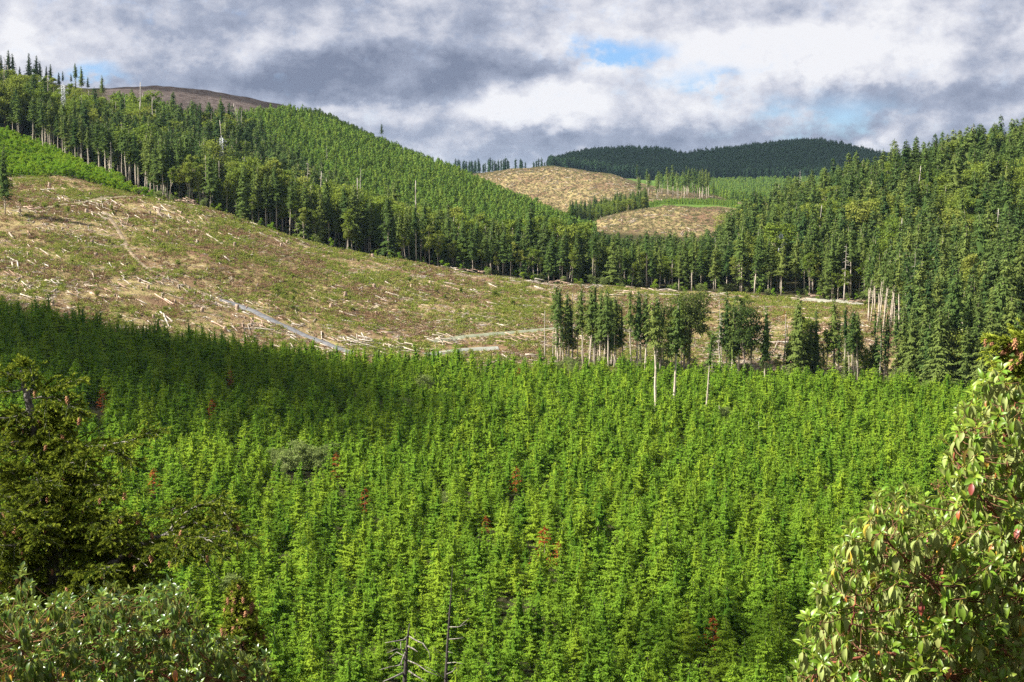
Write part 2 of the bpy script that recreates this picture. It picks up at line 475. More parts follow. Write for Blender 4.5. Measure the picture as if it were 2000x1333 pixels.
def ground(x, y):
    x, y = np.asarray(x, float), np.asarray(y, float)
    az, d = np.arctan2(x, y), np.hypot(x, y)
    i = np.clip(np.searchsorted(AZ, az, 'right') - 1, 0, len(AZ) - 2)
    j = np.clip(np.searchsorted(DG, d, 'right') - 1, 0, len(DG) - 2)
    s = np.clip((az - AZ[i]) / (AZ[i + 1] - AZ[i]), 0, 1); t = np.clip((d - DG[j]) / (DG[j + 1] - DG[j]), 0, 1)
    return (ZG[i, j] * (1 - s) + ZG[i + 1, j] * s) * (1 - t) + (ZG[i, j + 1] * (1 - s) + ZG[i + 1, j + 1] * s) * t

def land(px, py, d0=150.0, d1=4500.0):
    """the point of the ground that a pixel of the photograph shows first beyond range d0"""
    a, s = ray(px, py)
    d = np.arange(d0, d1, 1.0)
    x, y = d * math.sin(a), d * math.cos(a)
    z = ground(x, y)
    hit = np.nonzero(z >= d * s)[0]
    k = hit[0] if len(hit) else len(d) - 1
    return np.array([x[k], y[k], z[k]])

def at_range(px, d):
    """the ground at range d under column px (px read at eye level)"""
    a = math.atan((px - PXC) / TAN)
    x, y = d * math.sin(a), d * math.cos(a)
    return np.array([x, y, float(ground(x, y))])

def slope_normal(x, y, e=2.0):
    return norm(np.stack([ground(x - e, y) - ground(x + e, y), ground(x, y - e) - ground(x, y + e), np.full(np.shape(x), 2 * e)], -1))

# what grows where, by range and column
def smooth01(x):
    x = np.clip(x, 0, 1); return x * x * (3 - 2 * x)
UU = np.repeat(u_of_az(AZ)[:, None], len(DG), 1); DD = np.repeat(DG[None], len(AZ), 0)
wob = fbm(XG, YG, 30.0, 21) * 6
def band(a, b, soft=4.0, w=1.0):
    da = a if np.isscalar(a) else a
    return smooth01((DD + wob * w - da) / soft + 0.5) * (1 - smooth01((DD + wob * w - b) / soft + 0.5))
cD = lambda k: curve_d(k, UU)
RIGHT_EDGE = 1735
zc = band(cD(C_FAR), cD(C_TOP), 4, 0.5) * (1 - smooth01((UU - RIGHT_EDGE + (DD - 600) * 0.25) / 50)) * (np.abs(UU) < 5000)
zc = np.maximum(zc, band(cD(C_DOMEFOOT) + 60, cD(C_DOME) + 160, 30) * (UU > 820) * (UU < 1520))
zc = np.maximum(zc, band(cD(C_CREST) + 25, cD(C_MOUND) + 60, 12) * (UU > 1165) * (UU < 1600))
zdark = band(cD(C_CREST) - np.interp(UU, [200, 430, 500, 560, 610], [270, 265, 210, 130, 50]), cD(C_MOUND), 15) * smooth01((UU - 200) / 20) * (1 - smooth01((UU - 600) / 40))
zg = band(cD(C_TOP), cD(C_UP), 6) * (1 - smooth01((UU - 215) / 40))
zg = np.maximum(zg, band(cD(C_UP) + 20, cD(C_MOUND), 30) * smooth01((UU - 420) / 60) * (1 - smooth01((UU - 1150) / 30)))
zg = np.maximum(zg, band(cD(C_MOUND) + 60, cD(C_DOMEFOOT) + 60, 20) * (UU > 1100))
zg = np.maximum(zg, band(cD(C_DOME) + 160, cD(C_FOOT), 60) * (UU > 1200))

nd = len(DG)
i = np.arange(len(AZ) - 1)[:, None] * nd; j = np.arange(nd - 1)[None]
quads = np.stack([i + j, i + nd + j, i + nd + j + 1, i + j + 1], -1).reshape(-1, 4)
m, k, o = material('ground_earth')
tcn = k.n('ShaderNodeTexCoord'); vec = tcn.outputs['Object']
att = lambda n: k.n('ShaderNodeAttribute', attribute_name=n).outputs['Fac']
n1, n2, n3, n4 = k.noise(vec, 0.03, 5), k.noise(vec, 0.16, 5, 0.65), k.noise(vec, 0.9, 4, 0.7), k.noise(vec, 0.45, 5, 0.7)
clear = k.mix(k.ramp(n2, 0.38, 0.62), (0.180, 0.120, 0.070), (0.320, 0.255, 0.120))
clear = k.mix(k.math('MULTIPLY', k.ramp(n4, 0.50, 0.66), 0.75), clear, (0.115, 0.150, 0.036))
clear = k.mix(k.math('MULTIPLY', k.ramp(n1, 0.50, 0.64), 0.60), clear, (0.165, 0.090, 0.062))
clear = k.mix(k.math('MULTIPLY', k.ramp(n3, 0.64, 0.76), 0.75), clear, (0.360, 0.300, 0.220))
floor = k.mix(n2, (0.030, 0.034, 0.016), (0.075, 0.066, 0.032))
grass = k.mix(k.ramp(n4, 0.35, 0.65), (0.060, 0.120, 0.022), (0.130, 0.190, 0.040))
darkc = k.mix(k.ramp(n2, 0.35, 0.65), (0.060, 0.046, 0.042), (0.125, 0.102, 0.092))  # brown hilltop earth, made darker and greyer for the cloud shadow on it
c = k.mix(att('grass_zone'), floor, grass)
c = k.mix(att('clear_zone'), c, clear)
c = k.mix(att('dark_zone'), c, darkc)
p = k.n('ShaderNodeBsdfDiffuse'); k.link(c, p.inputs[0])
bp = k.n('ShaderNodeBump'); bp.inputs['Strength'].default_value = 0.9; bp.inputs['Distance'].default_value = 0.6
k.link(k.math('ADD', n3, n4), bp.inputs['Height']); k.link(bp.outputs[0], p.inputs['Normal'])
k.link(p.outputs[0], o.inputs['Surface'])
M['ground'] = m
terrain = obj('terrain', make_mesh('terrain', np.stack([XG, YG, ZG], -1).reshape(-1, 3), quads, None, [m], None, None, True,
              {'clear_zone': zc.ravel(), 'grass_zone': zg.ravel(), 'dark_zone': zdark.ravel()}), None, kind='structure')

# ------------------------------------------------------------------ tree shapes (each: trunk Geo, crown Geo), unit = metres
def conifer(seed, H, base, Rmax, step, nbr, dens, droop, size, up=0.25, lean=0.0, gaps=0.0, tr=None, sides=7, tint=(0, 1), dead=0, power=0.85, flat=.38, jit=.30, core=.46, hang=.55):
    g = np.random.default_rng(seed)
    tr = tr or H * 0.011
    trunk, crown = Geo(), Geo()
    hz = np.linspace(0, 1, 8)
    cx = np.cumsum(g.normal(0, 0.010, 8)) * H * 0.5; cyy = np.cumsum(g.normal(0, 0.010, 8)) * H * 0.5
    cx -= cx[0]; cyy -= cyy[0]
    cx = cx + lean * H * hz ** 1.2
    pts = np.stack([cx, cyy, hz * H], 1); pts[0, 2] = -0.9
    v, q, t = tube(pts, tr * (1 - hz * 0.93), sides)
    trunk.add(v, q, t)
    axis = lambda z: np.stack([np.interp(z, hz * H, cx), np.interp(z, hz * H, cyy), z], -1)
    zb = base * H
    z = zb
    PP, AA, BB, LL, WW, TT = [], [], [], [], [], []
    while z < H * 0.985:
        f = (z - zb) / (H - zb)                        # 0 at the crown's foot, 1 at the tip
        prof = (1 - f) ** power * min(1.0, 0.45 + f * 5.0)
        for b in range(max(3, int(round(nbr * (0.6 + 0.4 * (1 - f)))))):
            if g.random() < gaps:
                continue
            L = Rmax * prof * (g.uniform(0.72, 1.12) if g.random() > .08 else g.uniform(1.1, 1.35)) + 0.04 * Rmax
            az = g.uniform(0, 2 * np.pi)
            el = up * (0.25 + f) - droop * (1 - f) + g.normal(0, 0.12)
            dirh = np.array([math.cos(az), math.sin(az), 0]); lat = np.array([-math.sin(az), math.cos(az), 0])
            n = max(3, int(dens * (L / size) * (1.6 + 0.55 * L / size)))
            s = g.uniform(0.10, 1.0, n) ** 0.7
            z0 = z + g.uniform(-1, 1) * jit * step
            bp = axis(np.full(n, min(z0, H * 0.99))) + dirh * (s * L * math.cos(el))[:, None]
            bp += lat * (g.uniform(-1, 1, n) * 0.30 * L * (1.15 - s))[:, None]
            bp[:, 2] += g.normal(0, 0.10, n) * size + s * L * math.sin(el) - droop * 0.35 * L * s * s * (1 - f * 0.8)
            ang = g.choice([-1, 1], n) * g.uniform(0.25, 1.15, n)
            a = dirh * np.cos(ang)[:, None] + lat * np.sin(ang)[:, None]
            a[:, 2] += g.normal(-hang, 0.22, n)
            a = norm(a)
            up_v = norm(dirh * .55 + np.stack([g.normal(0, flat, n), g.normal(0, flat, n), np.full(n, .85)], -1))
            bb = norm(np.cross(a, up_v))
            PP.append(bp); AA.append(a); BB.append(bb)
            LL.append(size * g.uniform(0.6, 1.35, n)); WW.append(size * g.uniform(0.13, 0.25, n))
            TT.append(np.clip(g.normal(0.5, 0.26, n), 0, 1))
        z += step * g.uniform(0.75, 1.25) * (0.55 + 0.45 * (1 - f))
    if core > 0:                                       # cone added to block light like dense twigs, tinted dark as inner shade
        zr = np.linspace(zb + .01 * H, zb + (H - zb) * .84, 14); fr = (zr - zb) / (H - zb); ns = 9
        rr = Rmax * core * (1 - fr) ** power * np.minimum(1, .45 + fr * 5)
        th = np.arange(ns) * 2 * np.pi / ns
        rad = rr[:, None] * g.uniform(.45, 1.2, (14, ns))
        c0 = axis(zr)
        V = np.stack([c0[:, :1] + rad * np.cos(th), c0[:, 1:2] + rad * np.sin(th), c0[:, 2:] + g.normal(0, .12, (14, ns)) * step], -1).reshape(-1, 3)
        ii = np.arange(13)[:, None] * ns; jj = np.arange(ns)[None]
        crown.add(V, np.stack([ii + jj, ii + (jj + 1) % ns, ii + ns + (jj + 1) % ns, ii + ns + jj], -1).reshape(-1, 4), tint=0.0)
    n = 8                                              # the leader
    zt = np.linspace(H * 0.955, H * 1.0, n)
    aa = norm(np.stack([g.normal(0, .16, n), g.normal(0, .16, n), np.full(n, .9)], -1))
    PP.append(axis(zt)); AA.append(aa); BB.append(norm(np.cross(aa, g.normal(0, 1, (n, 3))))); LL.append(np.full(n, size * 0.6)); WW.append(np.full(n, size * 0.16)); TT.append(np.full(n, 0.7))
    v, q = kites(np.concatenate(PP), np.concatenate(AA), np.concatenate(BB), np.concatenate(LL), np.concatenate(WW), 0.12)
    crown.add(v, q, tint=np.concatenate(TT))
    for b in range(dead):                              # bare dead sticks under the crown
        zz = g.uniform(0.35 * zb, zb * 1.1); az = g.uniform(0, 6.28); L = g.uniform(0.5, 1.8)
        p0 = axis(np.array([zz]))[0]
        p1 = p0 + np.array([math.cos(az) * L, math.sin(az) * L, -0.25 * L])
        v, q, t = tube([p0, p1], [0.05, 0.02], 3, False); trunk.add(v, q, t)
    return trunk, crown

def broadleaf(seed, H, base, Rx, nclump, per, leaf, tr, lean=0.0, fork=3, crownshape=1.0):
    g = np.random.default_rng(seed)
    trunk, crown = Geo(), Geo()
    top = np.array([lean * H, g.normal(0, .02) * H, H * (base + 0.32)])
    mid = np.array([lean * H * .4 + g.normal(0, .012) * H, g.normal(0, .012) * H, H * base * .6])
    s = np.linspace(0, 1, 7)[:, None]
    pts = (1 - s) ** 2 * np.array([0, 0, -0.9]) + 2 * s * (1 - s) * mid + s * s * top
    v, q, t = tube(pts, tr * (1 - 0.72 * s[:, 0]), 6); trunk.add(v, q, t)
    zc = H * (base + 1) / 2; hz = H * (1 - base) / 2
    nl = max(3, nclump // 7)
    lobes = [np.array([lean * H + Rx * .62 * math.cos(t_) * r_, Rx * .62 * math.sin(t_) * r_, zc + hz * z_]) for t_, r_, z_ in zip(np.arange(nl) * 2.4 + g.uniform(0, 6), g.uniform(.35, 1.1, nl), np.linspace(-.62, .62, nl) + g.normal(0, .08, nl))]
    lr = [Rx * g.uniform(.42, .72) * (1 - .35 * crownshape * (k_ / nl)) for k_ in range(nl)]
    for c in range(nclump):
        k_ = c % nl
        d = norm(g.normal(0, 1, 3)); r = g.uniform(0.25, 1.0) ** 0.45
        cen = lobes[k_] + d * r * lr[k_] * np.array([1, 1, min(1.25, hz / Rx * .62)])
        if c < nclump // 3:                            # a limb carries the clump
            p0 = pts[min(6, 3 + c % 4)]
            v, q, t = tube([p0, (p0 + cen) / 2 + [0, 0, .03 * H], cen], [tr * .36, tr * .2, tr * .07], 4, False); trunk.add(v, q, t)
        cr_ = Rx * g.uniform(0.16, 0.34)
        dd = norm(g.normal(0, 1, (per, 3)))
        pp = cen + dd * (cr_ * g.uniform(0.15, 1.25, per) ** 0.6)[:, None] * np.array([1.15, 1.15, 0.62])
        a = norm(dd * 0.5 + g.normal(0, .6, (per, 3)) + [0, 0, -.25]); b = norm(np.cross(a, g.normal(0, .6, (per, 3)) + [0, 0, .9]))
        v, q = kites(pp, a, b, leaf * g.uniform(.5, 1.2, per), leaf * g.uniform(.25, .42, per), .1)
        crown.add(v, q, tint=np.clip(g.normal(0.5, 0.28, per) + g.normal(0, 0.10), 0, 1))
    return trunk, crown

def snag(seed, H, tr, nb, lean=0.0, broken=True):
    g = np.random.default_rng(seed)
    trunk = Geo()
    hz = np.linspace(0, 1, 8)
    cx = np.cumsum(g.normal(0, .012, 8)) * H * .4; cx -= cx[0]; cx = cx + lean * H * hz
    pts = np.stack([cx, np.zeros(8), hz * H], 1); pts[0, 2] = -0.9
    v, q, t = tube(pts, tr * (1 - hz * (0.72 if broken else 0.95)), 6); trunk.add(v, q, t)
    br = Geo()
    for b in range(nb):
        zz = g.uniform(.3, .97) * H; az = g.uniform(0, 6.28); L = (1.1 - zz / H) * H * .10 * g.uniform(.5, 1.4) + 0.4
        p0 = np.array([np.interp(zz, hz * H, cx), 0, zz])
        p1 = p0 + np.array([math.cos(az) * L * .55, math.sin(az) * L * .55, -.05 * L]); p2 = p0 + np.array([math.cos(az) * L, math.sin(az) * L, -.28 * L])
        v, q, t = tube([p0, p1, p2], [tr * .26, tr * .16, tr * .06], 3, False); br.add(v, q, t)
    return trunk, br

class Kind:
    """one shape of tree: separate trunk and crown meshes for the things, one joined mesh for the scattered mass"""
    def __init__(s, name, shapes, crown_mat, trunk_mat, crown_name='crown'):
        s.name = name; s.crown_name = crown_name
        s.trunks = [t.mesh(name + '_trunk', [trunk_mat], True) for t, c in shapes]
        s.crowns = [c.mesh(name + '_crown', [crown_mat]) for t, c in shapes]
        s.whole = []
        for t, c in shapes:
            g = Geo(); g.join(c, 0); g.join(t, 1)
            s.whole.append(g.mesh(name + '_whole', [crown_mat, trunk_mat]))
        s.coll = None
    def collection(s):
        if s.coll is None:
            s.coll = bpy.data.collections.new(s.name + '_shapes')
            for me in s.whole:
                s.coll.objects.link(bpy.data.objects.new(me.name, me))
        return s.coll

TREES = []                                             # every single tree, for its label: dict(o, words, px, py, zone)
def plant(kind, p, scale, name, category, group, k=None, rot=None, tilt=0.0, wide=1.0, base=None, trunk=True, **info):
    k = random.randrange(len(kind.trunks)) if k is None else k
    r = thing(name, None, category, p, group)
    r.scale = (scale * wide, scale * wide, scale)
    r.rotation_euler = (tilt, 0, random.uniform(0, 6.283) if rot is None else rot)
    if trunk:
        obj('trunk', kind.trunks[k], r)
    obj(kind.crown_name, kind.crowns[k], r)
    px, py, dep = project(np.asarray(p, float))
    TREES.append(dict(o=r, px=float(px[0]), py=float(py[0]), d=float(dep[0]), base=base, **info))
    return r

def scatter(name, kinds, pts, which, scale, label, kind='stuff', tilt=0.03, category=None, wide=None):
    """one object of kind stuff whose geometry nodes set a shape on every point"""
    pts = np.asarray(pts, float)
    n = len(pts)
    coll = bpy.data.collections.new(name + '_shapes')
    names, idx0 = [], {}
    c = 0
    for kd in kinds:
        for me in kd:
            o = bpy.data.objects.new(f'{name}_shape.{c:03d}', me); coll.objects.link(o); c += 1
    me = make_mesh(name, pts)
    a = me.attributes.new('which', 'INT', 'POINT'); a.data.foreach_set('value', np.asarray(which, np.int32))
    sc = np.asarray(scale, float)
    if sc.ndim == 1:
        wv = np.ones(n) if wide is None else np.asarray(wide)
        sc = np.stack([sc * wv, sc * wv, sc], 1)
    a = me.attributes.new('size', 'FLOAT_VECTOR', 'POINT'); a.data.foreach_set('vector', sc.astype(np.float32).ravel())
    rot = np.stack([rng.normal(0, tilt, n), rng.normal(0, tilt, n), rng.uniform(0, 6.283, n)], 1).astype(np.float32)
    a = me.attributes.new('turn', 'FLOAT_VECTOR', 'POINT'); a.data.foreach_set('vector', rot.ravel())
    o = obj(name, me, None, kind=kind, label=label, category=category)
    ng = bpy.data.node_groups.new(name + '_nodes', 'GeometryNodeTree')
    ng.interface.new_socket('Geometry', in_out='INPUT', socket_type='NodeSocketGeometry')
    ng.interface.new_socket('Geometry', in_out='OUTPUT', socket_type='NodeSocketGeometry')
    N = NT(ng)
    gi, go = N.n('NodeGroupInput'), N.n('NodeGroupOutput')
    ci = N.n('GeometryNodeCollectionInfo'); ci.inputs['Collection'].default_value = coll
    ci.inputs['Separate Children'].default_value = True; ci.inputs['Reset Children'].default_value = True
    iop = N.n('GeometryNodeInstanceOnPoints'); iop.inputs['Pick Instance'].default_value = True
    def named(nm, ty):
        q = N.n('GeometryNodeInputNamedAttribute', data_type=ty); q.inputs['Name'].default_value = nm
        return [s for s in q.outputs if s.enabled][0]
    N.link(gi.outputs[0], iop.inputs['Points']); N.link(ci.outputs[0], iop.inputs['Instance'])
    N.link(named('which', 'INT'), iop.inputs['Instance Index'])
    e2r = N.n('FunctionNodeEulerToRotation'); N.link(named('turn', 'FLOAT_VECTOR'), e2r.inputs[0])
    N.link(e2r.outputs[0], iop.inputs['Rotation'])
    N.link(named('size', 'FLOAT_VECTOR'), iop.inputs['Scale'])
    N.link(iop.outputs[0], go.inputs[0])
    md = o.modifiers.new('scatter', 'NODES'); md.node_group = ng
    return o

K = {}
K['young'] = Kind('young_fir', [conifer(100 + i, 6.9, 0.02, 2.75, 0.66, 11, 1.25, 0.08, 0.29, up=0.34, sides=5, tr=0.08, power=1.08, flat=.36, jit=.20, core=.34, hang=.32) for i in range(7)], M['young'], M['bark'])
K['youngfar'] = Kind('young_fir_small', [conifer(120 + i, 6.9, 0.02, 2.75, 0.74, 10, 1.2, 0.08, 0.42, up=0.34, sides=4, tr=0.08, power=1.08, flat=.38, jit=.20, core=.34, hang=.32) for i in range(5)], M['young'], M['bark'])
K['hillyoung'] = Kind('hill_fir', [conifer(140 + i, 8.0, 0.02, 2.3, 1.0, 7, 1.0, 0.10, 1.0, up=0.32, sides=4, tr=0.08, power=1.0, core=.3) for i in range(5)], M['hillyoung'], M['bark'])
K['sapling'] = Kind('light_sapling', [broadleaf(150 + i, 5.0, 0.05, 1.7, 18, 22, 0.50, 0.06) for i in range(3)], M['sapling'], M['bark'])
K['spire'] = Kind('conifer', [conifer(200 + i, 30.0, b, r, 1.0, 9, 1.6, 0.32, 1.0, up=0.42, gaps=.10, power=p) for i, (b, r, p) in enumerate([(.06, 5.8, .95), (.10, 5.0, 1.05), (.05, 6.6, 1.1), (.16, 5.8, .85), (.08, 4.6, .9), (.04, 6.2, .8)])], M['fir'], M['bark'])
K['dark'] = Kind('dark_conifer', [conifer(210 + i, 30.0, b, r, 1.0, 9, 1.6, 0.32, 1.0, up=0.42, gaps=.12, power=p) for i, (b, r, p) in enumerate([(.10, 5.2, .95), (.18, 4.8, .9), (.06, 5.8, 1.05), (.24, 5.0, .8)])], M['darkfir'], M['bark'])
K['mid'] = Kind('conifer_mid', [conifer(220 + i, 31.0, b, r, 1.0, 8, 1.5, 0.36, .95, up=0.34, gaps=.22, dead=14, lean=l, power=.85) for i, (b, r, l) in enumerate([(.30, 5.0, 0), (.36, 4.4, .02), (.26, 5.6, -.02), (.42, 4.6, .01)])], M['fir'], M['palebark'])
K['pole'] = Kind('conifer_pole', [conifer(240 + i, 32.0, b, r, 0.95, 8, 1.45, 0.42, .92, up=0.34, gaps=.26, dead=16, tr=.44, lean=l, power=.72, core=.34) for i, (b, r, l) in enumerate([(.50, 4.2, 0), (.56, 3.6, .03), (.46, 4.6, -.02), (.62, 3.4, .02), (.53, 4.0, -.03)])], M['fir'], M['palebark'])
K['thin'] = Kind('conifer_thin', [conifer(260 + i, 30.0, b, 2.5, 1.0, 7, 1.4, 0.45, 0.8, up=0.25, gaps=.36, dead=22, tr=.36, lean=l, power=.55, core=.22) for i, (b, l) in enumerate([(.35, .02), (.50, -.03), (.28, .0), (.62, .05)])], M['fir'], M['palebark'])
K['alder'] = Kind('broadleaf', [broadleaf(300 + i, 20.0, b, r, 46, 48, 0.60, 0.26, lean=l) for i, (b, r, l) in enumerate([(.40, 3.4, .05), (.45, 2.9, -.06), (.34, 3.8, .02), (.50, 2.9, .10), (.42, 3.1, -.11)])], M['leafy'], M['palebark'])
K['round'] = Kind('round_broadleaf', [broadleaf(320 + i, 20.0, b, r, 84, 52, 0.70, 0.32, crownshape=.6) for i, (b, r) in enumerate([(.14, 5.6), (.10, 5.0), (.20, 6.2), (.08, 4.4)])], M['leafy'], M['bark'])
K['maple'] = Kind('maple', [broadleaf(340, 27.0, .42, 8.0, 130, 64, 0.72, .42, crownshape=.3), broadleaf(341, 24.0, .34, 5.4, 96, 60, 0.68, .36, crownshape=.3)], M['maple'], M['bark'])
K['snag'] = Kind('snag', [snag(360 + i, 24.0, .30, nb, lean=l, broken=br) for i, (nb, l, br) in enumerate([(10, .0, True), (40, .02, False), (4, -.03, True), (28, .05, False), (0, .0, True)])], M['deadbark'], M['deadbark'], 'dead_branches')
K['far'] = Kind('far_fir', [conifer(380 + i, 30.0, .12, 5.6, 2.8, 6, .5, .3, 3.2, up=.25, sides=4, power=.8) for i in range(4)], M['far'], M['bark'])
K['willow'] = Kind('willow', [broadleaf(390 + i, 6.0, .06, 2.6, 60, 40, .36, .07, crownshape=.5) for i in range(3)], M['willow'], M['palebark'])
K['rust'] = Kind('dead_sapling', [conifer(395 + i, 6.0, 0.08, 1.7, 0.50, 7, .5, 0.2, 0.42, up=.3, sides=5, gaps=.3, tr=.06, core=0) for i in range(3)], M['rust'], M['bark'])

# ------------------------------------------------------------------ where trees stand
def jitter_grid(xr, yr, step, jit=0.42):
    xs, ys = np.arange(xr[0], xr[1], step), np.arange(yr[0], yr[1], step)
    X, Y = np.meshgrid(xs, ys)
    X = X + (np.arange(len(ys)) % 2)[:, None] * step * 0.5
    X = (X + rng.uniform(-jit, jit, X.shape) * step).ravel(); Y = (Y + rng.uniform(-jit, jit, Y.shape) * step).ravel()
    return X, Y
def with_polar(X, Y):
    return u_of_az(np.arctan2(X, Y)), np.hypot(X, Y)
def stack3(X, Y):
    return np.stack([X, Y, ground(X, Y) - 0.05], 1)

# gaps and special spots of the plantation (pixels of the photograph)
gaps = [(660, 822, 3.6), (690, 812, 2.2), (1420, 1105, 3.0), (1400, 1112, 2.0), (980, 905, 1.6)]
SEEN = [(657, 945, 1.5), (1008, 972, 1.5), (1064, 1122, 1.5), (1392, 1292, 1.5), (713, 1012, 1.5), (302, 985, 1.5), (201, 812, 1.5), (1014, 758, 1.5), (416, 828, 1.5), (1090, 1112, 1.5), (950, 1052, 1.5), (450, 760, 1.5), (560, 935, 2.0), (590, 925, 2.2), (622, 930, 2.0), (645, 915, 1.8), (832, 772, 2.0), (1412, 835, 2.0)]
gap_pts = np.array([[*land(px, py)[:2], r] for px, py, r in gaps])

# the plantation
X, Y = jitter_grid((-190, 190), (150, 505), 3.75, .70)
u, d = with_polar(X, Y)
ok = (d > 158) & (d < curve_d(C_FAR, u) - 3 + fbm(X, Y, 20, 5) * 7) & (u > -160) & (u < 2120)
for gx, gy, gr in gap_pts:
    ok &= np.hypot(X - gx, Y - gy) > gr
for px_, py_, rad_ in SEEN:
    q_ = land(px_, py_, 165); tow = -q_[:2] / np.hypot(*q_[:2])
    al = (X - q_[0]) * tow[0] + (Y - q_[1]) * tow[1]; ac = np.abs((X - q_[0]) * tow[1] - (Y - q_[1]) * tow[0])
    ok &= ~((al > -rad_) & (al < 9.0) & (ac < rad_))
ok &= ~((fbm(X, Y, 26, 31) < -0.62) & (rng.random(len(X)) < .6))
X, Y, u, d = X[ok], Y[ok], u[ok], d[ok]
pts = stack3(X, Y)
size = np.clip(rng.normal(1.0, 0.20, len(X)) + fbm(X, Y, 40, 51) * 0.35, 0.45, 1.6)
px, py, dep = project(pts)
_, pyt, _ = project(pts + np.array([0, 0, 1.0]) * (6.9 * size)[:, None])
inframe = (px > 30) & (px < 1930) & (pyt < 1290) & (py < 1480)
madrone_zone = (pyt > 1000) & (px > 1600 + (1333 - pyt) * 0.5)
fir_zone = (px < 470) & (pyt > 850) & (px < 480 - (1100 - pyt) * 0.6)
cand = np.nonzero(inframe & ~madrone_zone & ~fir_zone)[0]
near = cand[np.argsort(-(size[cand] / dep[cand]))][:285]
isnear = np.zeros(len(X), bool); isnear[near] = True
for q in near:
    plant(K['young'], pts[q], size[q], 'young_fir', 'young fir', 'young firs of the plantation', tilt=0.0, wide=random.uniform(.88, 1.15), base='young', h=8 * size[q])
rest = ~isnear
isf = d[rest] > 285
ny = len(K['young'].whole)
which = np.where(isf, ny + rng.integers(0, 5, rest.sum()), rng.integers(0, ny, rest.sum()))
scatter('plantation_forest', [K['young'].whole, K['youngfar'].whole], pts[rest], which, size[rest], 'dense green plantation of young firs filling the valley floor', wide=rng.uniform(.88, 1.15, rest.sum()))

# masses of the hillsides: lists of (kind, points, scale)
def mass(name, kinds, X, Y, probs, smin, smax, label, tilt=.03, wide=(.9, 1.2)):
    kl = [K[a].whole for a in kinds]
    off = np.cumsum([0] + [len(a) for a in kl])
    c = rng.choice(len(kinds), len(X), p=probs)
    which = off[c] + (rng.random(len(X)) * np.array([len(a) for a in kl])[c]).astype(int)
    scatter(name, kl, stack3(X, Y), which, rng.uniform(smin, smax, len(X)) * rng.normal(1, .07, len(X)), label, tilt=tilt, wide=rng.uniform(*wide, len(X)))


# ------------------------------------------------------------------ clouds between the sun and the valley (far outside the picture) and the valley's air
def cloud(centre, radii, seed, label):
    """a ragged white cumulus; its shadow falls along the sun's direction"""
    g = np.random.default_rng(seed)
    nu, nv = 96, 56
    th = np.linspace(0, 2 * np.pi, nu, endpoint=False); ph = np.linspace(0.02, np.pi - .02, nv)
    T, Pn = np.meshgrid(th, ph, indexing='ij')
    dirs = np.stack([np.sin(Pn) * np.cos(T), np.sin(Pn) * np.sin(T), np.cos(Pn)], -1)
    r = np.ones(T.shape)
    for _ in range(46):
        c = norm(g.normal(0, 1, 3)); w0 = g.uniform(4, 26)
        r = r + g.uniform(.05, .16) * np.exp((dirs @ c - 1) * w0) * g.choice([1, 1, -.6])
    V = dirs * r[..., None] * np.array(radii) + np.array(centre)
    i = np.arange(nu)[:, None] * nv; i2 = ((np.arange(nu) + 1) % nu)[:, None] * nv; j = np.arange(nv - 1)[None]
    q = np.stack([i + j, i + j + 1, i2 + j + 1, i2 + j], -1).reshape(-1, 4)
    if 'cloud' not in M:
        m, k, o = material('cloud_white'); p = k.n('ShaderNodeBsdfDiffuse'); p.inputs[0].default_value = (.85, .86, .88, 1); tp_ = k.n('ShaderNodeBsdfTransparent'); mx = k.n('ShaderNodeMixShader'); mx.inputs[0].default_value = .46
        k.link(tp_.outputs[0], mx.inputs[1]); k.link(p.outputs[0], mx.inputs[2]); k.link(mx.outputs[0], o.inputs['Surface']); M['cloud'] = m
    return obj('cloud', make_mesh('cloud', V.reshape(-1, 3), q, None, [M['cloud']], smooth=True), None, kind='structure')
def cloud_over(spot, alt, radii, seed):
    c = np.asarray(spot) + SUN_DIR * ((alt - spot[2]) / SUN_DIR[2])
    cloud(c, radii, seed, None)
cloud_over(at_range(-160, 410.0), 1300.0, (120, 56, 16), 3)
cloud_over(at_range(360, 402.0), 1300.0, (46, 30, 10), 5)
cloud_over(at_range(520, 446.0), 1300.0, (46, 22, 9), 8)
cloud_over(at_range(1600, 186.0), 900.0, (20, 12, 6), 6)
cloud_over(at_range(470, 1475.0), 1500.0, (200, 85, 30), 9)
cloud_over(at_range(1480, 3620.0), 2300.0, (760, 330, 80), 12)

haze_m = bpy.data.materials.new('valley_air'); haze_m.use_nodes = True; haze_m.node_tree.nodes.clear()
hk = NT(haze_m.node_tree); ho = hk.n('ShaderNodeOutputMaterial'); hv = hk.n('ShaderNodeVolumePrincipled')
hv.inputs['Color'].default_value = (.52, .76, 1.0, 1); hv.inputs['Density'].default_value = HAZE; hv.inputs['Anisotropy'].default_value = .2
hk.link(hv.outputs[0], ho.inputs['Volume'])
hb = Geo(); x0, x1, y0, y1, z0, z1 = -27000, 27000, -27000, 27000, float(ZG.min()) - 1.0, float(ZG.max()) + 45.0
hb.add([(x0, y0, z0), (x1, y0, z0), (x1, y1, z0), (x0, y1, z0), (x0, y0, z1), (x1, y0, z1), (x1, y1, z1), (x0, y1, z1)],
       [(0, 3, 2, 1), (4, 5, 6, 7), (0, 1, 5, 4), (1, 2, 6, 5), (2, 3, 7, 6), (3, 0, 4, 7)])
if HAZE > 0:
    obj('haze', hb.mesh('haze', [haze_m]), None, kind='stuff', label='thin blue air over the far hills')

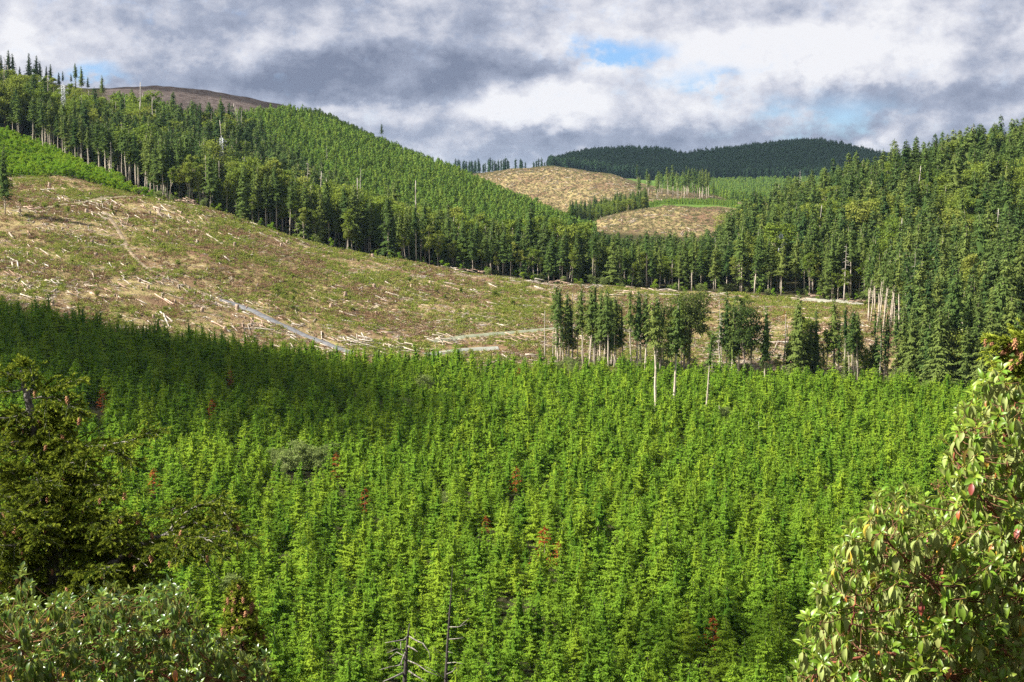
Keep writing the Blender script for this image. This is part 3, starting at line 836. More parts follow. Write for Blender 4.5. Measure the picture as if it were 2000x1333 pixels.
# the pylons: cleared sight lines keep them in view as in the photograph
PYLONS = [(130, 1000.0, 25.5, 'white lattice pylon half hidden by leafy trees near the top of the hillside'),
          (435, 975.0, 24.5, 'grey lattice pylon beside a bare dead trunk in the middle of the hillside forest'),
          (1527, 742.0, 22.5, 'grey lattice pylon among dark conifers above the flat end of the clearing')]
PYP = [(at_range(px, d), h, lab) for px, d, h, lab in PYLONS]

def keep_pylons_clear(X, Y, h):
    p = stack3(X, Y)
    bx, by, dep = project(p)
    _, ty, _ = project(p + np.array([0, 0, 1.0]) * (np.ones(len(X)) * h)[:, None])
    ok = np.ones(len(X), bool)
    for (q, ph, _l), (_px, pd, _h, _) in zip(PYP, PYLONS):
        qx, qy, qd = project(q + np.array([0, 0, ph]))
        ok &= ~((np.abs(bx - qx[0]) < 6.5 * F / dep * 0.9) & (np.hypot(X, Y) < pd + 3) & (ty < qy[0] + 38))
    return ok

def dB(u):
    return np.interp(u, [430, 480, 560, 620, 700, 800, 900, 1000, 1080, 1150], [1140, 1110, 1010, 930, 860, 805, 778, 768, 768, 790])

X, Y = jitter_grid((-620, 620), (430, 1620), 5.6)
u, d = with_polar(X, Y)
inside = (u > -140) & (u < 2140)
X, Y, u, d = X[inside], Y[inside], u[inside], d[inside]
top, upc, rdg, crest = curve_d(C_TOP, u), curve_d(C_UP, u), curve_d(C_RIDGE, u), curve_d(C_CREST, u)
frst = np.where(u < 215, (d > upc + 4) & (d < np.interp(u, [0, 80, 215], [1120, 1090, 1070])),
        np.where(u < 430, (d > np.interp(u, [215, 290], [800, 728]) - 2) & (d > top + 4) & (d < np.interp(u, [215, 300, 400, 430], [1080, 1060, 1130, 1140])),
        np.where(u < 1150, (d > top + 4) & (d < dB(u)),
        np.where(u < 1400, (d > top + 4) & (d < 870),
        (d > np.where(u < RIGHT_EDGE, top + 3, np.minimum(curve_d(C_FAR, u) + 4 + np.clip(RIGHT_EDGE + 60 - u, 0, 60) * 3, top + 3))) & (d < rdg + 70)))))
leftside = u < 1130
# left and middle forest
fd = frst & leftside
Xf, Yf, uf, df = X[fd], Y[fd], u[fd], d[fd]
leafy = fbm(Xf, Yf, 120, 71) + np.where((uf < 320) & (df > 950), 0.55, 0) + np.where((uf > 430) & (uf < 720) & (df < 790), 0.35, 0) - np.where((uf > 215) & (uf < 400) & (df < 900), .6, 0)
keep = rng.random(len(Xf)) < np.where(leafy > .35, .72, .66)
cls = np.where(rng.random(len(Xf)) < np.clip(0.56 + leafy * 1.15, .05, .94), 1, 0)
edge = (df < curve_d(C_TOP, uf) + 26) & (uf > 285) | ((uf <= 300) & (df < np.maximum(curve_d(C_UP, uf), curve_d(C_TOP, uf)) + 26))
sky_l = (uf < 235) & (df > 960)
high = (uf < 260) & (df > 930)
for c_, lab, kinds, pr, hh in ((0, 'dark conifers', ['dark', 'spire', 'mid', 'thin'], [.60, .16, .15, .09], 37), (1, 'leafy trees', ['alder', 'round', 'snag'], [.50, .40, .10], 32)):
    sel = (cls == c_) & keep & ~edge
    if c_ == 0:
        sel &= ~sky_l | (rng.random(len(Xf)) < .12)
    sel[sel] = keep_pylons_clear(Xf[sel], Yf[sel], hh)
    mass('hillside_forest' if c_ == 0 else 'hillside_woods', kinds, Xf[sel], Yf[sel], pr, np.where(high[sel], .62, .72 if c_ == 0 else .9), np.where(high[sel], 1.05, 1.15 if c_ == 0 else 1.65),
         f'{lab} massed over the long hillside above the clearing', wide=(1.0, 1.35))
# right hill
fd = frst & ~leftside
Xr, Yr, ur, dr = X[fd], Y[fd], u[fd], d[fd]
leafy = fbm(Xr, Yr, 60, 77)
cls = (rng.random(len(Xr)) < np.clip(0.30 + leafy * 1.0, .02, .8)).astype(int)
edge_r = (dr < curve_d(C_TOP, ur) + 24) & (ur < 1720)
bigr = (ur > 1420) & ~edge_r & (cls == 0)
pr_ = stack3(Xr, Yr); rx, ry, rdep = project(pr_)
cand = np.nonzero(bigr & (rx > 1430) & (rx < 1995))[0]
rightpick = set(rng.choice(cand, min(110, len(cand)), False).tolist())
skyr = np.nonzero(bigr & (dr > curve_d(C_RIDGE, ur) - 5) & (rx > 1480) & (rx < 1995))[0]
rightpick |= set(rng.choice(skyr, min(22, len(skyr)), False).tolist())
clear = keep_pylons_clear(Xr, Yr, 42)
for c_, lab, kinds, pr in ((0, 'dark conifers', ['spire', 'dark', 'mid', 'thin'], [.52, .34, .09, .05]), (1, 'leafy trees', ['alder', 'round', 'snag'], [.40, .56, .04])):
    sel = (cls == c_) & ~edge_r & clear & (rng.random(len(Xr)) < np.where(ur > 1425, .46, .8))
    sel[list(rightpick)] = False
    low = sel & (ur < 1425)
    if c_ == 0:
        mass('strip_forest', kinds, Xr[low], Yr[low], pr, .55, .82, 'dark conifers in a low belt before the near bare mound', wide=(1.15, 1.5))
    else:
        low &= dr < 800
        mass('strip_woods', kinds, Xr[low], Yr[low], pr, .6, .95, 'leafy trees in a low belt before the near bare mound', wide=(1.1, 1.4))
    sel &= ur >= 1425
    mass('slope_forest' if c_ == 0 else 'slope_woods', kinds, Xr[sel], Yr[sel], pr, .70 if c_ == 0 else .9, 1.18 if c_ == 0 else 1.4, f'{lab} massed over the steep slope beyond the plantation', wide=(1.1, 1.5))
for q in sorted(rightpick):
    if clear[q]:
        plant(K['spire'], pr_[q], random.uniform(.75, 1.16), wide=random.uniform(1.1, 1.5), name='spire_conifer', category='conifer', group='full crowned conifers of the steep slope', base='right', h=30)

# the first trees behind the clearing: every one by itself
GE = 'trees along the upper edge of the clearing'
def edge_row(us, off, kinds, probs, smin, smax, base, grp):
    for uu, of in zip(us, off):
        kd = kinds[rng.choice(len(kinds), p=probs)]
        dd = of + (max(curve_d(C_UP, uu), curve_d(C_TOP, uu)) if base == 'leftpole' else curve_d(C_TOP, uu) + 4)
        p = at_range(float(uu), float(dd)); p[2] -= .05
        leaf = kd in ('alder', 'round')
        nm = {'spire': 'spire_conifer', 'mid': 'conifer_tree', 'pole': 'pole_conifer', 'thin': 'thin_conifer', 'alder': 'slender_broadleaf', 'round': 'round_broadleaf', 'snag': 'dead_tree'}[kd]
        plant(K[kd], p, random.uniform(smin, smax), nm, 'dead tree' if kd == 'snag' else 'broadleaf tree' if leaf else 'conifer', grp, base=base, kd=kd, h=30)
us = np.sort(rng.uniform(288, 560, 46)); edge_row(us, rng.uniform(2, 24, 46), ['alder', 'mid', 'spire', 'thin', 'snag'], [.48, .18, .18, .10, .06], .75, 1.1, 'edge', GE)
us = np.sort(rng.uniform(560, 860, 58)); edge_row(us, rng.uniform(1, 24, 58), ['alder', 'mid', 'pole', 'spire', 'thin'], [.34, .20, .20, .16, .10], .75, 1.12, 'edge', GE)
us = np.sort(rng.uniform(860, 1400, 92)); edge_row(us, rng.uniform(1, 24, 92), ['alder', 'mid', 'pole', 'spire', 'thin'], [.20, .26, .24, .20, .10], .62, .92, 'edge', GE)
us = np.sort(rng.uniform(1400, 1725, 62)); edge_row(us, rng.uniform(0, 22, 62), ['alder', 'mid', 'pole', 'spire', 'thin'], [.14, .26, .24, .22, .14], .72, 1.08, 'edge', GE)
us = np.sort(rng.uniform(25, 290, 60)); edge_row(us, rng.uniform(0, 26, 60), ['pole', 'mid', 'thin', 'snag'], [.66, .18, .12, .04], .72, .98, 'leftpole', 'bare stemmed conifers behind the light green saplings')
# conifers standing up against the sky over the hill
for px, topy, hgt in [(3, 78, 30), (12, 84, 27), (25, 83, 31), (34, 92, 28), (47, 118, 16), (66, 90, 30), (79, 95, 27), (86, 108, 22), (98, 118, 18), (106, 114, 20), (123, 131, 13), (130, 128, 14), (146, 134, 13), (155, 122, 22), (166, 128, 22), (206, 145, 20), (178, 148, 12)]:
    for dd in np.arange(1040, 1500, 10.0):
        p = at_range(px, dd)
        y_ = float(project(p + np.array([0, 0, hgt]))[1][0])
        if y_ <= topy + 3:
            break
    plant(K['mid' if px % 3 else 'spire'], p, hgt / 30.5, 'skyline_conifer', 'conifer', 'conifers against the sky on the crest', base='skyline', h=hgt)

# young trees of the hillside
X, Y = jitter_grid((-560, 160), (720, 1580), 4.1)
u, d = with_polar(X, Y)
crest, rdg = curve_d(C_CREST, u), curve_d(C_RIDGE, u)
ok = ((u > 430) & (u < 1165) & (d > dB(u) - 5) & (d < crest + np.interp(u, [430, 500, 560, 610, 640], [-255, -200, -120, -40, 25])) & (d > curve_d(C_TOP, u) + 30)) | ((u > 225) & (u <= 430) & (d > 1075) & (d < crest - 255))
ok &= rng.random(len(X)) < .93
X, Y = X[ok], Y[ok]
mass('hill_plantation_forest', ['hillyoung'], X, Y, [1.0], .85, 1.45, 'bright green young firs covering the round shouldered hill')
X, Y = jitter_grid((-560, 160), (690, 1500), 26.0)
u, d = with_polar(X, Y)
ok = (u > 430) & (u < 900) & (d > dB(u)) & (d < dB(u) + 190) & (rng.random(len(X)) < .55)
mass('hill_stragglers_forest', ['mid', 'thin', 'alder', 'snag'], X[ok], Y[ok], [.35, .25, .3, .1], .5, .85, 'scattered taller trees standing out of the young firs on the hill')
# light green saplings on the left
X, Y = jitter_grid((-420, -120), (600, 1000), 2.6)
u, d = with_polar(X, Y)
ok = (u > -140) & (u < 300) & (d > curve_d(C_TOP, u) - 4 + fbm(X, Y, 15, 4) * 5) & (d < np.where(u < 240, curve_d(C_UP, u) + 12, curve_d(C_TOP, u) + 10))
mass('sapling_thicket_vegetation', ['sapling'], X[ok], Y[ok], [1.0], .55, 1.15, 'light green saplings below the bare stemmed conifers')
# undergrowth of leafy bushes at forest feet
X, Y = jitter_grid((-330, 420), (430, 860), 4.4)
u, d = with_polar(X, Y)
near_top = (d > curve_d(C_TOP, u) + 1) & (d < curve_d(C_TOP, u) + 22) & (u > 300) & (u < 1760)
grove_foot = (u > 1060) & (u < 1900) & (d > curve_d(C_FAR, u) - 4) & (d < curve_d(C_FAR, u) + 26) & (rng.random(len(X)) < .55)
ok = (near_top & (rng.random(len(X)) < .5)) | grove_foot
mass('bush_undergrowth', ['sapling', 'willow'], X[ok], Y[ok], [.6, .4], .4, .85, 'low leafy bushes growing round the feet of the tall trees')

# beyond: the valley between the hills
X, Y = jitter_grid((40, 420), (1380, 1760), 7.0)
u, d = with_polar(X, Y)
ok = (u > 1112) & (u < 1262) & (d > 1440) & (d < 1660)
ok &= (fbm(X, Y, 40, 15) > -.15)
mass('valley_woods', ['spire', 'mid', 'round', 'alder'], X[ok], Y[ok], [.3, .15, .40, .15], .40, .75, 'dark mixed trees in the dip between the two bare domes')
X, Y = jitter_grid((-60, 400), (1150, 1900), 5.0)
u, d = with_polar(X, Y)
ok = ((u > 1230) & (u < 1440) & (d > 1560) & (d < 1745)) | ((u > 1075) & (u < 1130) & (d > 1400) & (d < 1700)) | ((u > 1120) & (u < 1260) & (d > 1660) & (d < 1730))
mass('far_sapling_vegetation', ['hillyoung'], X[ok], Y[ok], [1.0], .4, .8, 'light green strip of saplings at the foot of the brown dome')
X, Y = jitter_grid((250, 900), (1950, 3300), 8.0)
u, d = with_polar(X, Y)
ok = (u > 1280) & (u < 1640) & (d > 2000) & (d < curve_d(C_FOOT, u) - 10)
mass('far_plantation_forest', ['hillyoung'], X[ok], Y[ok], [1.0], 1.2, 2.1, 'dull green young plantation below the far dark hill')
X, Y = jitter_grid((-100, 1500), (2950, 4050), 7.6)
u, d = with_polar(X, Y)
ok = (u > 1070) & (u < 1930) & (d > curve_d(C_FOOT, u)) & (d < curve_d(C_FARHILL, u) + 40)
mass('far_hill_forest', ['far'], X[ok], Y[ok], [1.0], .7, 1.12, 'dark blue green conifer forest covering the two humped far hill')
for q, px in enumerate(np.sort(rng.uniform(866, 1066, 62))):
    p = at_range(px, rng.uniform(2860, 3060))
    r = put(obj('far_conifer', K['far'].whole[q % 4]), category='conifer', group='distant conifers in line beyond the brown dome')
    s_ = random.uniform(.62, 1.0); r.location = p; r.scale = (s_, s_, s_)
    TREES.append(dict(o=r, px=px, py=float(project(p)[1][0]), d=2900, base='farrow', h=28 * s_))
for q in range(44):
    px = rng.uniform(1303, 1395) if q > 13 else rng.uniform(1243, 1302)
    dd = rng.uniform(1770, 1900)
    p = at_range(px, dd)
    r = put(obj('distant_pole_conifer', K['pole' if q % 3 else 'thin'].whole[q % 4]), category='conifer', group='tall thin conifers left standing on the brown dome')
    s_ = random.uniform(.95, 1.28) if q > 13 else random.uniform(.8, 1.05)
    r.location = p; r.scale = (s_ * 1.0, s_ * 1.0, s_); r.rotation_euler = (0, 0, random.uniform(0, 6))
    TREES.append(dict(o=r, px=px, py=float(project(p)[1][0]), d=dd, base='domegrove', h=32 * s_))

# the grove left standing at the plantation's far edge: (foot px, foot py, top py, kind, shape)
GROVE = [
    (1064, 702, 607, 'snag', 4), (1080, 704, 640, 'snag', 2), (1087, 706, 549, 'pole', 0), (1095, 708, 562, 'thin', 1), (1106, 711, 565, 'pole', 1), (1116, 712, 655, 'alder', 3), (1139, 716, 553, 'pole', 2),
    (1150, 719, 580, 'thin', 3), (1154, 719, 556, 'mid', 3), (1162, 719, 547, 'pole', 0), (1172, 722, 566, 'mid', 1), (1180, 722, 585, 'thin', 1), (1189, 724, 563, 'pole', 2), (1195, 721, 572, 'mid', 0),
    (1199, 722, 578, 'pole', 4), (1216, 720, 585, 'thin', 0), (1233, 729, 563, 'pole', 1), (1245, 729, 566, 'mid', 3), (1252, 727, 569, 'pole', 3), (1259, 731, 572, 'pole', 4), (1262, 729, 574, 'mid', 1),
    (1280, 731, 574, 'pole', 3), (1286, 727, 590, 'thin', 3), (1291, 723, 612, 'snag', 2), (1300, 728, 655, 'alder', 4), (1318, 728, 600, 'alder', 0), (1336, 727, 577, 'snag', 1),
    (1345, 727, 566, 'maple', 0), (1330, 725, 590, 'alder', 2), (1391, 735, 640, 'alder', 1), (1406, 741, 588, 'snag', 1), (1409, 739, 600, 'thin', 1), (1419, 738, 570, 'mid', 1), (1429, 741, 605, 'thin', 2), (1454, 743, 589, 'maple', 1),
    (1441, 741, 690, 'snag', 0), (1466, 739, 648, 'snag', 4), (1494, 744, 598, 'mid', 2), (1503, 744, 655, 'snag', 3), (1519, 743, 690, 'alder', 2), (1531, 741, 612, 'snag', 2), (1548, 742, 660, 'alder', 0), (1557, 746, 575, 'spire', 2),
    (1575, 737, 612, 'round', 3), (1583, 742, 625, 'mid', 0), (1591, 741, 607, 'spire', 1), (1612, 742, 640, 'alder', 1), (1627, 741, 582, 'mid', 3), (1636, 741, 615, 'thin', 2), (1652, 751, 690, 'spire', 3), (1663, 748, 610, 'pole', 2), (1675, 744, 622, 'pole', 0),
    (1690, 742, 668, 'round', 1), (1710, 742, 668, 'round', 3), (1730, 746, 652, 'thin', 0), (1746, 751, 610, 'pole', 4), (1762, 752, 600, 'spire', 0), (1778, 756, 602, 'spire', 2), (1795, 757, 628, 'mid', 0), (1812, 757, 615, 'spire', 3),
    (1836, 762, 612, 'spire', 2), (1850, 760, 640, 'mid', 2), (1868, 763, 645, 'round', 2), (1888, 764, 655, 'round', 0), (1905, 766, 615, 'spire', 1), (1935, 770, 630, 'spire', 0), (1960, 772, 640, 'round', 1), (1985, 775, 622, 'spire', 2)]
NOM = dict(snag=24, pole=32, thin=30, mid=31, alder=20, maple=27, spire=30, round=20)
NAMES = {'spire': 'spire_conifer', 'mid': 'conifer_tree', 'pole': 'pole_conifer', 'thin': 'thin_conifer', 'alder': 'slender_broadleaf', 'round': 'round_broadleaf', 'maple': 'maple_tree', 'snag': 'dead_tree'}
CATS = lambda kd: 'dead tree' if kd == 'snag' else 'broadleaf tree' if kd in ('alder', 'round', 'maple') else 'conifer'
def by_pixels(px, py, ty, kd, k, grp, base, wide=1.0, **inf):
    p = land(px, py, 300)
    h = (py - ty) / F * math.hypot(p[0], p[1]) / 1.0
    nom = 24 if (kd == 'maple' and k == 1) else NOM[kd]
    return plant(K[kd], p - [0, 0, .1], h / nom, NAMES[kd], CATS(kd), grp, k=k % len(K[kd].trunks), base=base, kd=kd, h=h, wide=wide, **inf)
for _ in range(64):
    px_ = rng.uniform(1085, 1780); by_ = np.interp(px_, [1130, 1280, 1500, 1750, 2000], [715, 729, 743, 753, 774]) - rng.uniform(0, 9)
    GROVE.append((float(px_), float(by_), float(by_ - rng.uniform(75, 150)), str(rng.choice(['thin', 'mid', 'alder', 'pole', 'snag', 'spire', 'round'], p=[.42, .08, .02, .28, .20, .0, .0])), int(rng.integers(0, 5))))
for px, py, ty, kd, k in GROVE:
    by_pixels(px, py, ty, kd, k, 'trees of the thin grove at the far edge of the plantation', 'grove', wide=1.15 if kd in ('snag', 'thin') else .82 if kd in ('pole', 'mid') else .9)
rt_ = [t for t in TREES if t.get('base') == 'grove' and abs(t['px'] - 1531) < 3 and t['kd'] == 'snag'][0]['o']
ro_ = obj('rusty_tuft', K['rust'].crowns[0], rt_); ro_.location = (0, 0, 21.6); ro_.scale = (.62, .62, .48)
for px, py, ty, kd, k in [(1281, 823, 580, 'pole', 3), (1313, 823, 585, 'pole', 1), (1376, 833, 640, 'thin', 3)]:
    by_pixels(px, py, ty, kd, k, 'slender trees rising out of the plantation', 'lonestem')
for px, py, ty in [(1361, 832, 797), (1404, 842, 792), (1456, 852, 801), (1481, 862, 823), (1008, 875, 845)]:
    by_pixels(px, py, ty, 'snag', 4, 'broken grey stubs in the plantation', 'stub', wide=2.2)
# leaning bare stems at the right end of the clearing
for q in range(20):
    px = 1700 + q * 4.2 + rng.uniform(-4, 4)
    p = at_range(px, rng.uniform(560, 655))
    plant(K['thin'], p, random.uniform(.8, 1.1), 'leaning_stem', 'conifer', 'leaning bare stems at the end of the clearing', k=3 if q % 3 else 1, rot=random.uniform(-.5, .5), tilt=0, base='leaning', h=28)
# single trees one can point to
p = at_range(747, float(curve_d(C_CREST, 747)) - 12); plant(K['pole'], p, .78, 'lone_conifer', 'conifer', None, k=3, base=None, label='lone conifer with a bare stem against the sky on the hill crest')
p = land(10, 420, 400); plant(K['mid'], p, .95, 'dark_conifer', 'conifer', None, k=2, base=None, label='dark conifer alone on the clearing, its shadow across the track')
p = land(545, 400, 690); plant(K['round'], at_range(545, 775.0), 1.1, 'dark_round_maple', 'broadleaf tree', None, k=1, base=None, label='dense dark round tree standing out from the pale stems of the forest edge')
for px, py, ty in [(413, 315, 222), (436, 332, 262), (473, 318, 218), (498, 345, 268), (560, 375, 300), (628, 400, 318), (702, 420, 330), (104, 235, 175), (640, 330, 285)]:
    dd = 900.0 if px < 600 else 800.0
    p = land(px, py, 700); h = (py - ty) / F * math.hypot(p[0], p[1])
    plant(K['snag'], p, h / 24, 'dead_tree', 'dead tree', 'pale dead trees in the long hillside forest', k=1 if px % 2 else 3, wide=1.3, base='hillsnag', kd='snag', h=h)
for px, py, ty in [(1622, 470, 395), (1629, 560, 478), (1713, 560, 498), (1783, 640, 498), (1800, 520, 440), (1942, 560, 480), (1962, 470, 420), (1560, 405, 335), (1818, 590, 500), (1648, 590, 480)]:
    p = land(px, py, 560); h = (py - ty) / F * math.hypot(p[0], p[1])
    plant(K['snag'], p, h / 24, 'dead_tree', 'dead tree', 'pale dead trees on the steep slope', k=1 if px % 2 else 3, wide=1.3, base='slopesnag', kd='snag', h=h)
# rusty dead firs and grey green willows in the plantation
for px, py, s_, lab in [(657, 945, .75, 'rusty red dead sapling below the grey green willow clump'), (1008, 972, .72, 'rusty dead sapling in the middle of the plantation'), (1064, 1122, .95, 'orange red dead sapling in the lower middle of the plantation'),
                        (1392, 1292, .7, 'dark red dead sapling near the madrone at the bottom of the plantation'), (713, 1012, .65, 'brownish dead sapling between willow clump and rusty sapling'), (302, 985, .8, 'orange dead sapling beside the tip of the near fir branch'),
                        (201, 812, .75, 'dark red dead sapling in the cloud shadow'), (1014, 758, .75, 'reddish dead sapling near the far edge of the plantation'), (416, 828, .7, 'brown dead sapling at the rim of the cloud shadow'),
                        (1090, 1112, .5, 'small rust coloured sapling beside the orange red dead one'), (950, 1052, .45, 'faded orange sapling among bright firs'), (450, 760, .6, 'dull red sapling deep in the cloud shadow')]:
    p = land(px, py, 165)
    plant(K['rust'], p + [0, 0, .9], s_ * 1.25, 'dead_sapling', 'dead sapling', 'rusty dead saplings of the plantation', base=None, label=lab, wide=1.45)
for q, (px, py, s_) in enumerate([(560, 935, 1.0), (590, 925, 1.15), (622, 930, 1.0), (540, 925, .8), (645, 915, .85), (832, 772, 1.0), (792, 812, .7), (1090, 800, .8), (1412, 835, .9), (875, 1010, .7), (455, 1180, .7), (1745, 770, 1.2)]):
    p = land(px, py, 165)
    plant(K['willow'], p + [0, 0, .8], s_, 'willow_bush', 'bush', 'grey green willow bushes in the plantation', base='willow', h=6)
for px, py, s_, lab in [(889, 722, 1.35, 'dark green fir standing above the others at the edge of the gravel road'), (848, 712, .9, 'small green fir by the gravel road beside the darker one')]:
    p = land(px, py, 300); plant(K['young'], p, s_, 'roadside_fir', 'conifer', None, base=None, label=lab, wide=1.1)

# ------------------------------------------------------------------ tracks across the clearing
ROADS = []
def strip(name, line, width, colour_a, colour_b, lift=0.10, d0=400, step=2.0):
    """a track: pixels of its middle line in the photograph, laid on the ground"""
    pts = np.array([land(px, py, d0)[:2] for px, py in line])
    seg = np.concatenate([[0], np.cumsum(np.linalg.norm(np.diff(pts, axis=0), axis=1))])
    s = np.arange(0, seg[-1], step)
    x, y = np.interp(s, seg, pts[:, 0]), np.interp(s, seg, pts[:, 1])
    kk = np.hanning(9); kk /= kk.sum()
    x = np.convolve(np.pad(x, 4, 'edge'), kk, 'valid'); y = np.convolve(np.pad(y, 4, 'edge'), kk, 'valid')
    t = norm(np.stack([np.gradient(x), np.gradient(y)], 1)); nrm = np.stack([-t[:, 1], t[:, 0]], 1)
    ROADS.append((np.stack([x, y], 1), width + (2.4 if name == 'gravel_road' else 1.0)))
    offs = np.array([-.5, -.25, 0, .25, .5])
    wv = width * (1 + 0.25 * fbm(x, y, 12, 61))
    V = np.stack([np.stack([x + nrm[:, 0] * wv * o_, y + nrm[:, 1] * wv * o_], 1) for o_ in offs], 1)
    z = ground(V[..., 0], V[..., 1])
    zz = np.maximum(z, z.mean(1, keepdims=True) * .6 + z * .4) + lift
    zz[:, [0, -1]] = z[:, [0, -1]] - .05
    V = np.concatenate([V, zz[..., None]], -1).reshape(-1, 3)
    i = np.arange(len(x) - 1)[:, None] * 5; j = np.arange(4)[None]
    q = np.stack([i + j, i + j + 1, i + j + 6, i + j + 5], -1).reshape(-1, 4)
    m, k, o = material(name + '_surface')
    tcn = k.n('ShaderNodeTexCoord')
    n = k.noise(tcn.outputs['Object'], .8, 5, .7)
    p = k.n('ShaderNodeBsdfDiffuse'); k.link(k.mix(k.ramp(n, .35, .65), colour_a, colour_b), p.inputs[0])
    k.link(p.outputs[0], o.inputs['Surface'])
    return obj(name, make_mesh(name, V, q, None, [m], smooth=True), None, kind='structure')
strip('gravel_road', [(425, 586), (450, 592), (480, 603), (510, 618), (545, 634), (585, 652), (625, 668), (665, 684), (700, 696)], 3.9, (.115, .115, .118), (.185, .185, .190), .5)
strip('gravel_road', [(825, 694), (870, 689), (905, 684), (940, 682), (985, 681)], 5.0, (.190, .200, .150), (.260, .260, .240), .25)
strip('grassy_track', [(835, 668), (890, 662), (950, 655), (1020, 648), (1085, 642), (1140, 637), (1200, 634)], 4.5, (.150, .165, .105), (.230, .235, .170))
strip('dirt_track', [(18, 413), (60, 409), (110, 403), (150, 398), (190, 390), (240, 385), (300, 386)], 4.2, (.140, .120, .075), (.250, .215, .140), .15)
strip('skid_trail', [(205, 415), (228, 445), (240, 466), (252, 490), (272, 512), (300, 532), (335, 548), (370, 560), (400, 574), (428, 586)], 2.2, (.170, .130, .085), (.290, .230, .155), .22)
strip('landing_ground', [(1565, 585), (1600, 588), (1640, 590), (1690, 597)], 10.0, (.230, .225, .170), (.330, .320, .260), .15)
for q, (gx, gy, gr) in enumerate(gap_pts):
    a = np.linspace(0, 2 * np.pi, 15)[:-1]; rr = gr * np.array([.35, .7, .95])
    V = [(gx, gy)] + [(gx + r_ * math.cos(t_), gy + r_ * math.sin(t_)) for r_ in rr for t_ in a]
    V = np.array(V); V = np.column_stack([V, ground(V[:, 0], V[:, 1]) + .12]); V[-14:, 2] -= .3
    t = [(0, 1 + i_, 1 + (i_ + 1) % 14) for i_ in range(14)]
    qd = [(1 + r_ * 14 + i_, 15 + r_ * 14 + i_, 15 + r_ * 14 + (i_ + 1) % 14, 1 + r_ * 14 + (i_ + 1) % 14) for r_ in range(2) for i_ in range(14)]
    if q == 0:
        m, k, o = material('dry_grass_patch'); p = k.n('ShaderNodeBsdfDiffuse')
        k.link(k.mix(k.noise(k.n('ShaderNodeTexCoord').outputs['Object'], 2.0), (.20, .17, .06), (.34, .29, .12)), p.inputs[0]); k.link(p.outputs[0], o.inputs['Surface']); M['patch'] = m
    obj('dry_grass_patch', make_mesh('dry_grass_patch', V, qd, t, [M['patch']], smooth=True), None, kind='structure')

# ------------------------------------------------------------------ logs, stumps, slash and brush of the clearing
def log_mesh(seed, L, r):
    g = np.random.default_rng(seed)
    s = np.linspace(-.5, .5, 5) * L
    pts = np.stack([s, np.cumsum(g.normal(0, .01, 5)) * L * .6, np.cumsum(g.normal(0, .006, 5)) * L], 1)
    v, q, t = tube(pts, r * np.linspace(1.1, .62, 5) * g.uniform(.93, 1.07, 5), 7)
    return v, q, t
LOGS = []
for i_, (L, r_) in enumerate([(9, .26), (12, .30), (6, .24), (4, .22), (15, .30), (7.5, .33)]):
    g = Geo(); g.add(*log_mesh(500 + i_, L, r_)); LOGS.append((L, [g.mesh('log', [M['logwood']], True), g.mesh('log', [M['redlog']], True), g.mesh('log', [M['deadbark']], True)]))
def lie(o, p, yaw, roll=0.0, lift=0.0, pitch=None):
    """set a long thing along yaw on the ground's slope"""
    n = slope_normal(p[0], p[1]).reshape(3)
    d = np.array([math.cos(yaw), math.sin(yaw), 0]); d = norm(d - n * d.dot(n))
    if pitch:
        d = norm(d + n * pitch)
    y_ = norm(np.cross(n, d)); z_ = np.cross(d, y_)
    mt = Matrix(np.stack([d, y_, z_], 1).tolist()) @ Matrix.Rotation(roll, 3, 'X')
    o.matrix_world = Matrix.Translation(Vector(p) + Vector(n) * lift) @ mt.to_4x4()
def log_yaw(u, d):
    """fallen logs point down the left slope and lie more at random farther right"""
    if u < 480:
        return R(rng.normal(-62, 16))
    if u < 850:
        return R(rng.normal(-42, 28))
    return R(rng.choice([rng.normal(-30, 25), rng.normal(35, 30)]))
CLEAR_POINTS = []
X, Y = jitter_grid((-420, 260), (430, 790), 1.0, .5)
u, d = with_polar(X, Y)
ok = (u > -110) & (u < RIGHT_EDGE - 20) & (d > curve_d(C_FAR, u) - 2) & (d < curve_d(C_TOP, u) - 1)
for rp, rw in ROADS:
    for c0_ in range(0, len(rp), 2):
        ok &= np.hypot(X - rp[c0_, 0], Y - rp[c0_, 1]) > rw * .5
X, Y, u, d = X[ok], Y[ok], u[ok], d[ok]
# individual logs
w_ = np.exp(fbm(X, Y, 30, 81) * 3.2) * np.where(d < curve_d(C_MID, u), 1.7, 1.0) * np.where((u > 170) & (u < 330), 1.5, 1) * np.where(u > 1030, .9, 1)
vis = (u > 15) & (u < 1660)
prob = w_ * vis; prob /= prob.sum()
sel = rng.choice(len(X), 250, False, prob)
THINGS = []
for q in sel:
    li = int(rng.choice(6, p=[.28, .14, .22, .12, .08, .16])); L, ms = LOGS[li]
    mi = int(rng.choice(3, p=[.62, .16, .22]))
    yaw = log_yaw(u[q], d[q])
    o = obj('log', ms[mi], None, category='log', group='fallen logs strewn over the clearing')
    sc_ = rng.uniform(.8, 1.2)
    p = np.array([X[q], Y[q], float(ground(X[q], Y[q]))])
    lie(o, p, yaw, rng.uniform(0, 6), .42, rng.normal(.02, .035))
    o.scale = (sc_ * .85, sc_ * rng.uniform(.6, 1.0), sc_ * rng.uniform(.6, 1.0))
    px, py, _ = project(p)
    ln = 'long' if L * sc_ > 10 else 'short' if L * sc_ < 5.5 else 'middling'
    THINGS.append(dict(o=o, px=float(px[0]), py=float(py[0]), base='log', ln=ln, tone=('bleached', 'reddish', 'weathered grey')[mi], yaw=yaw))
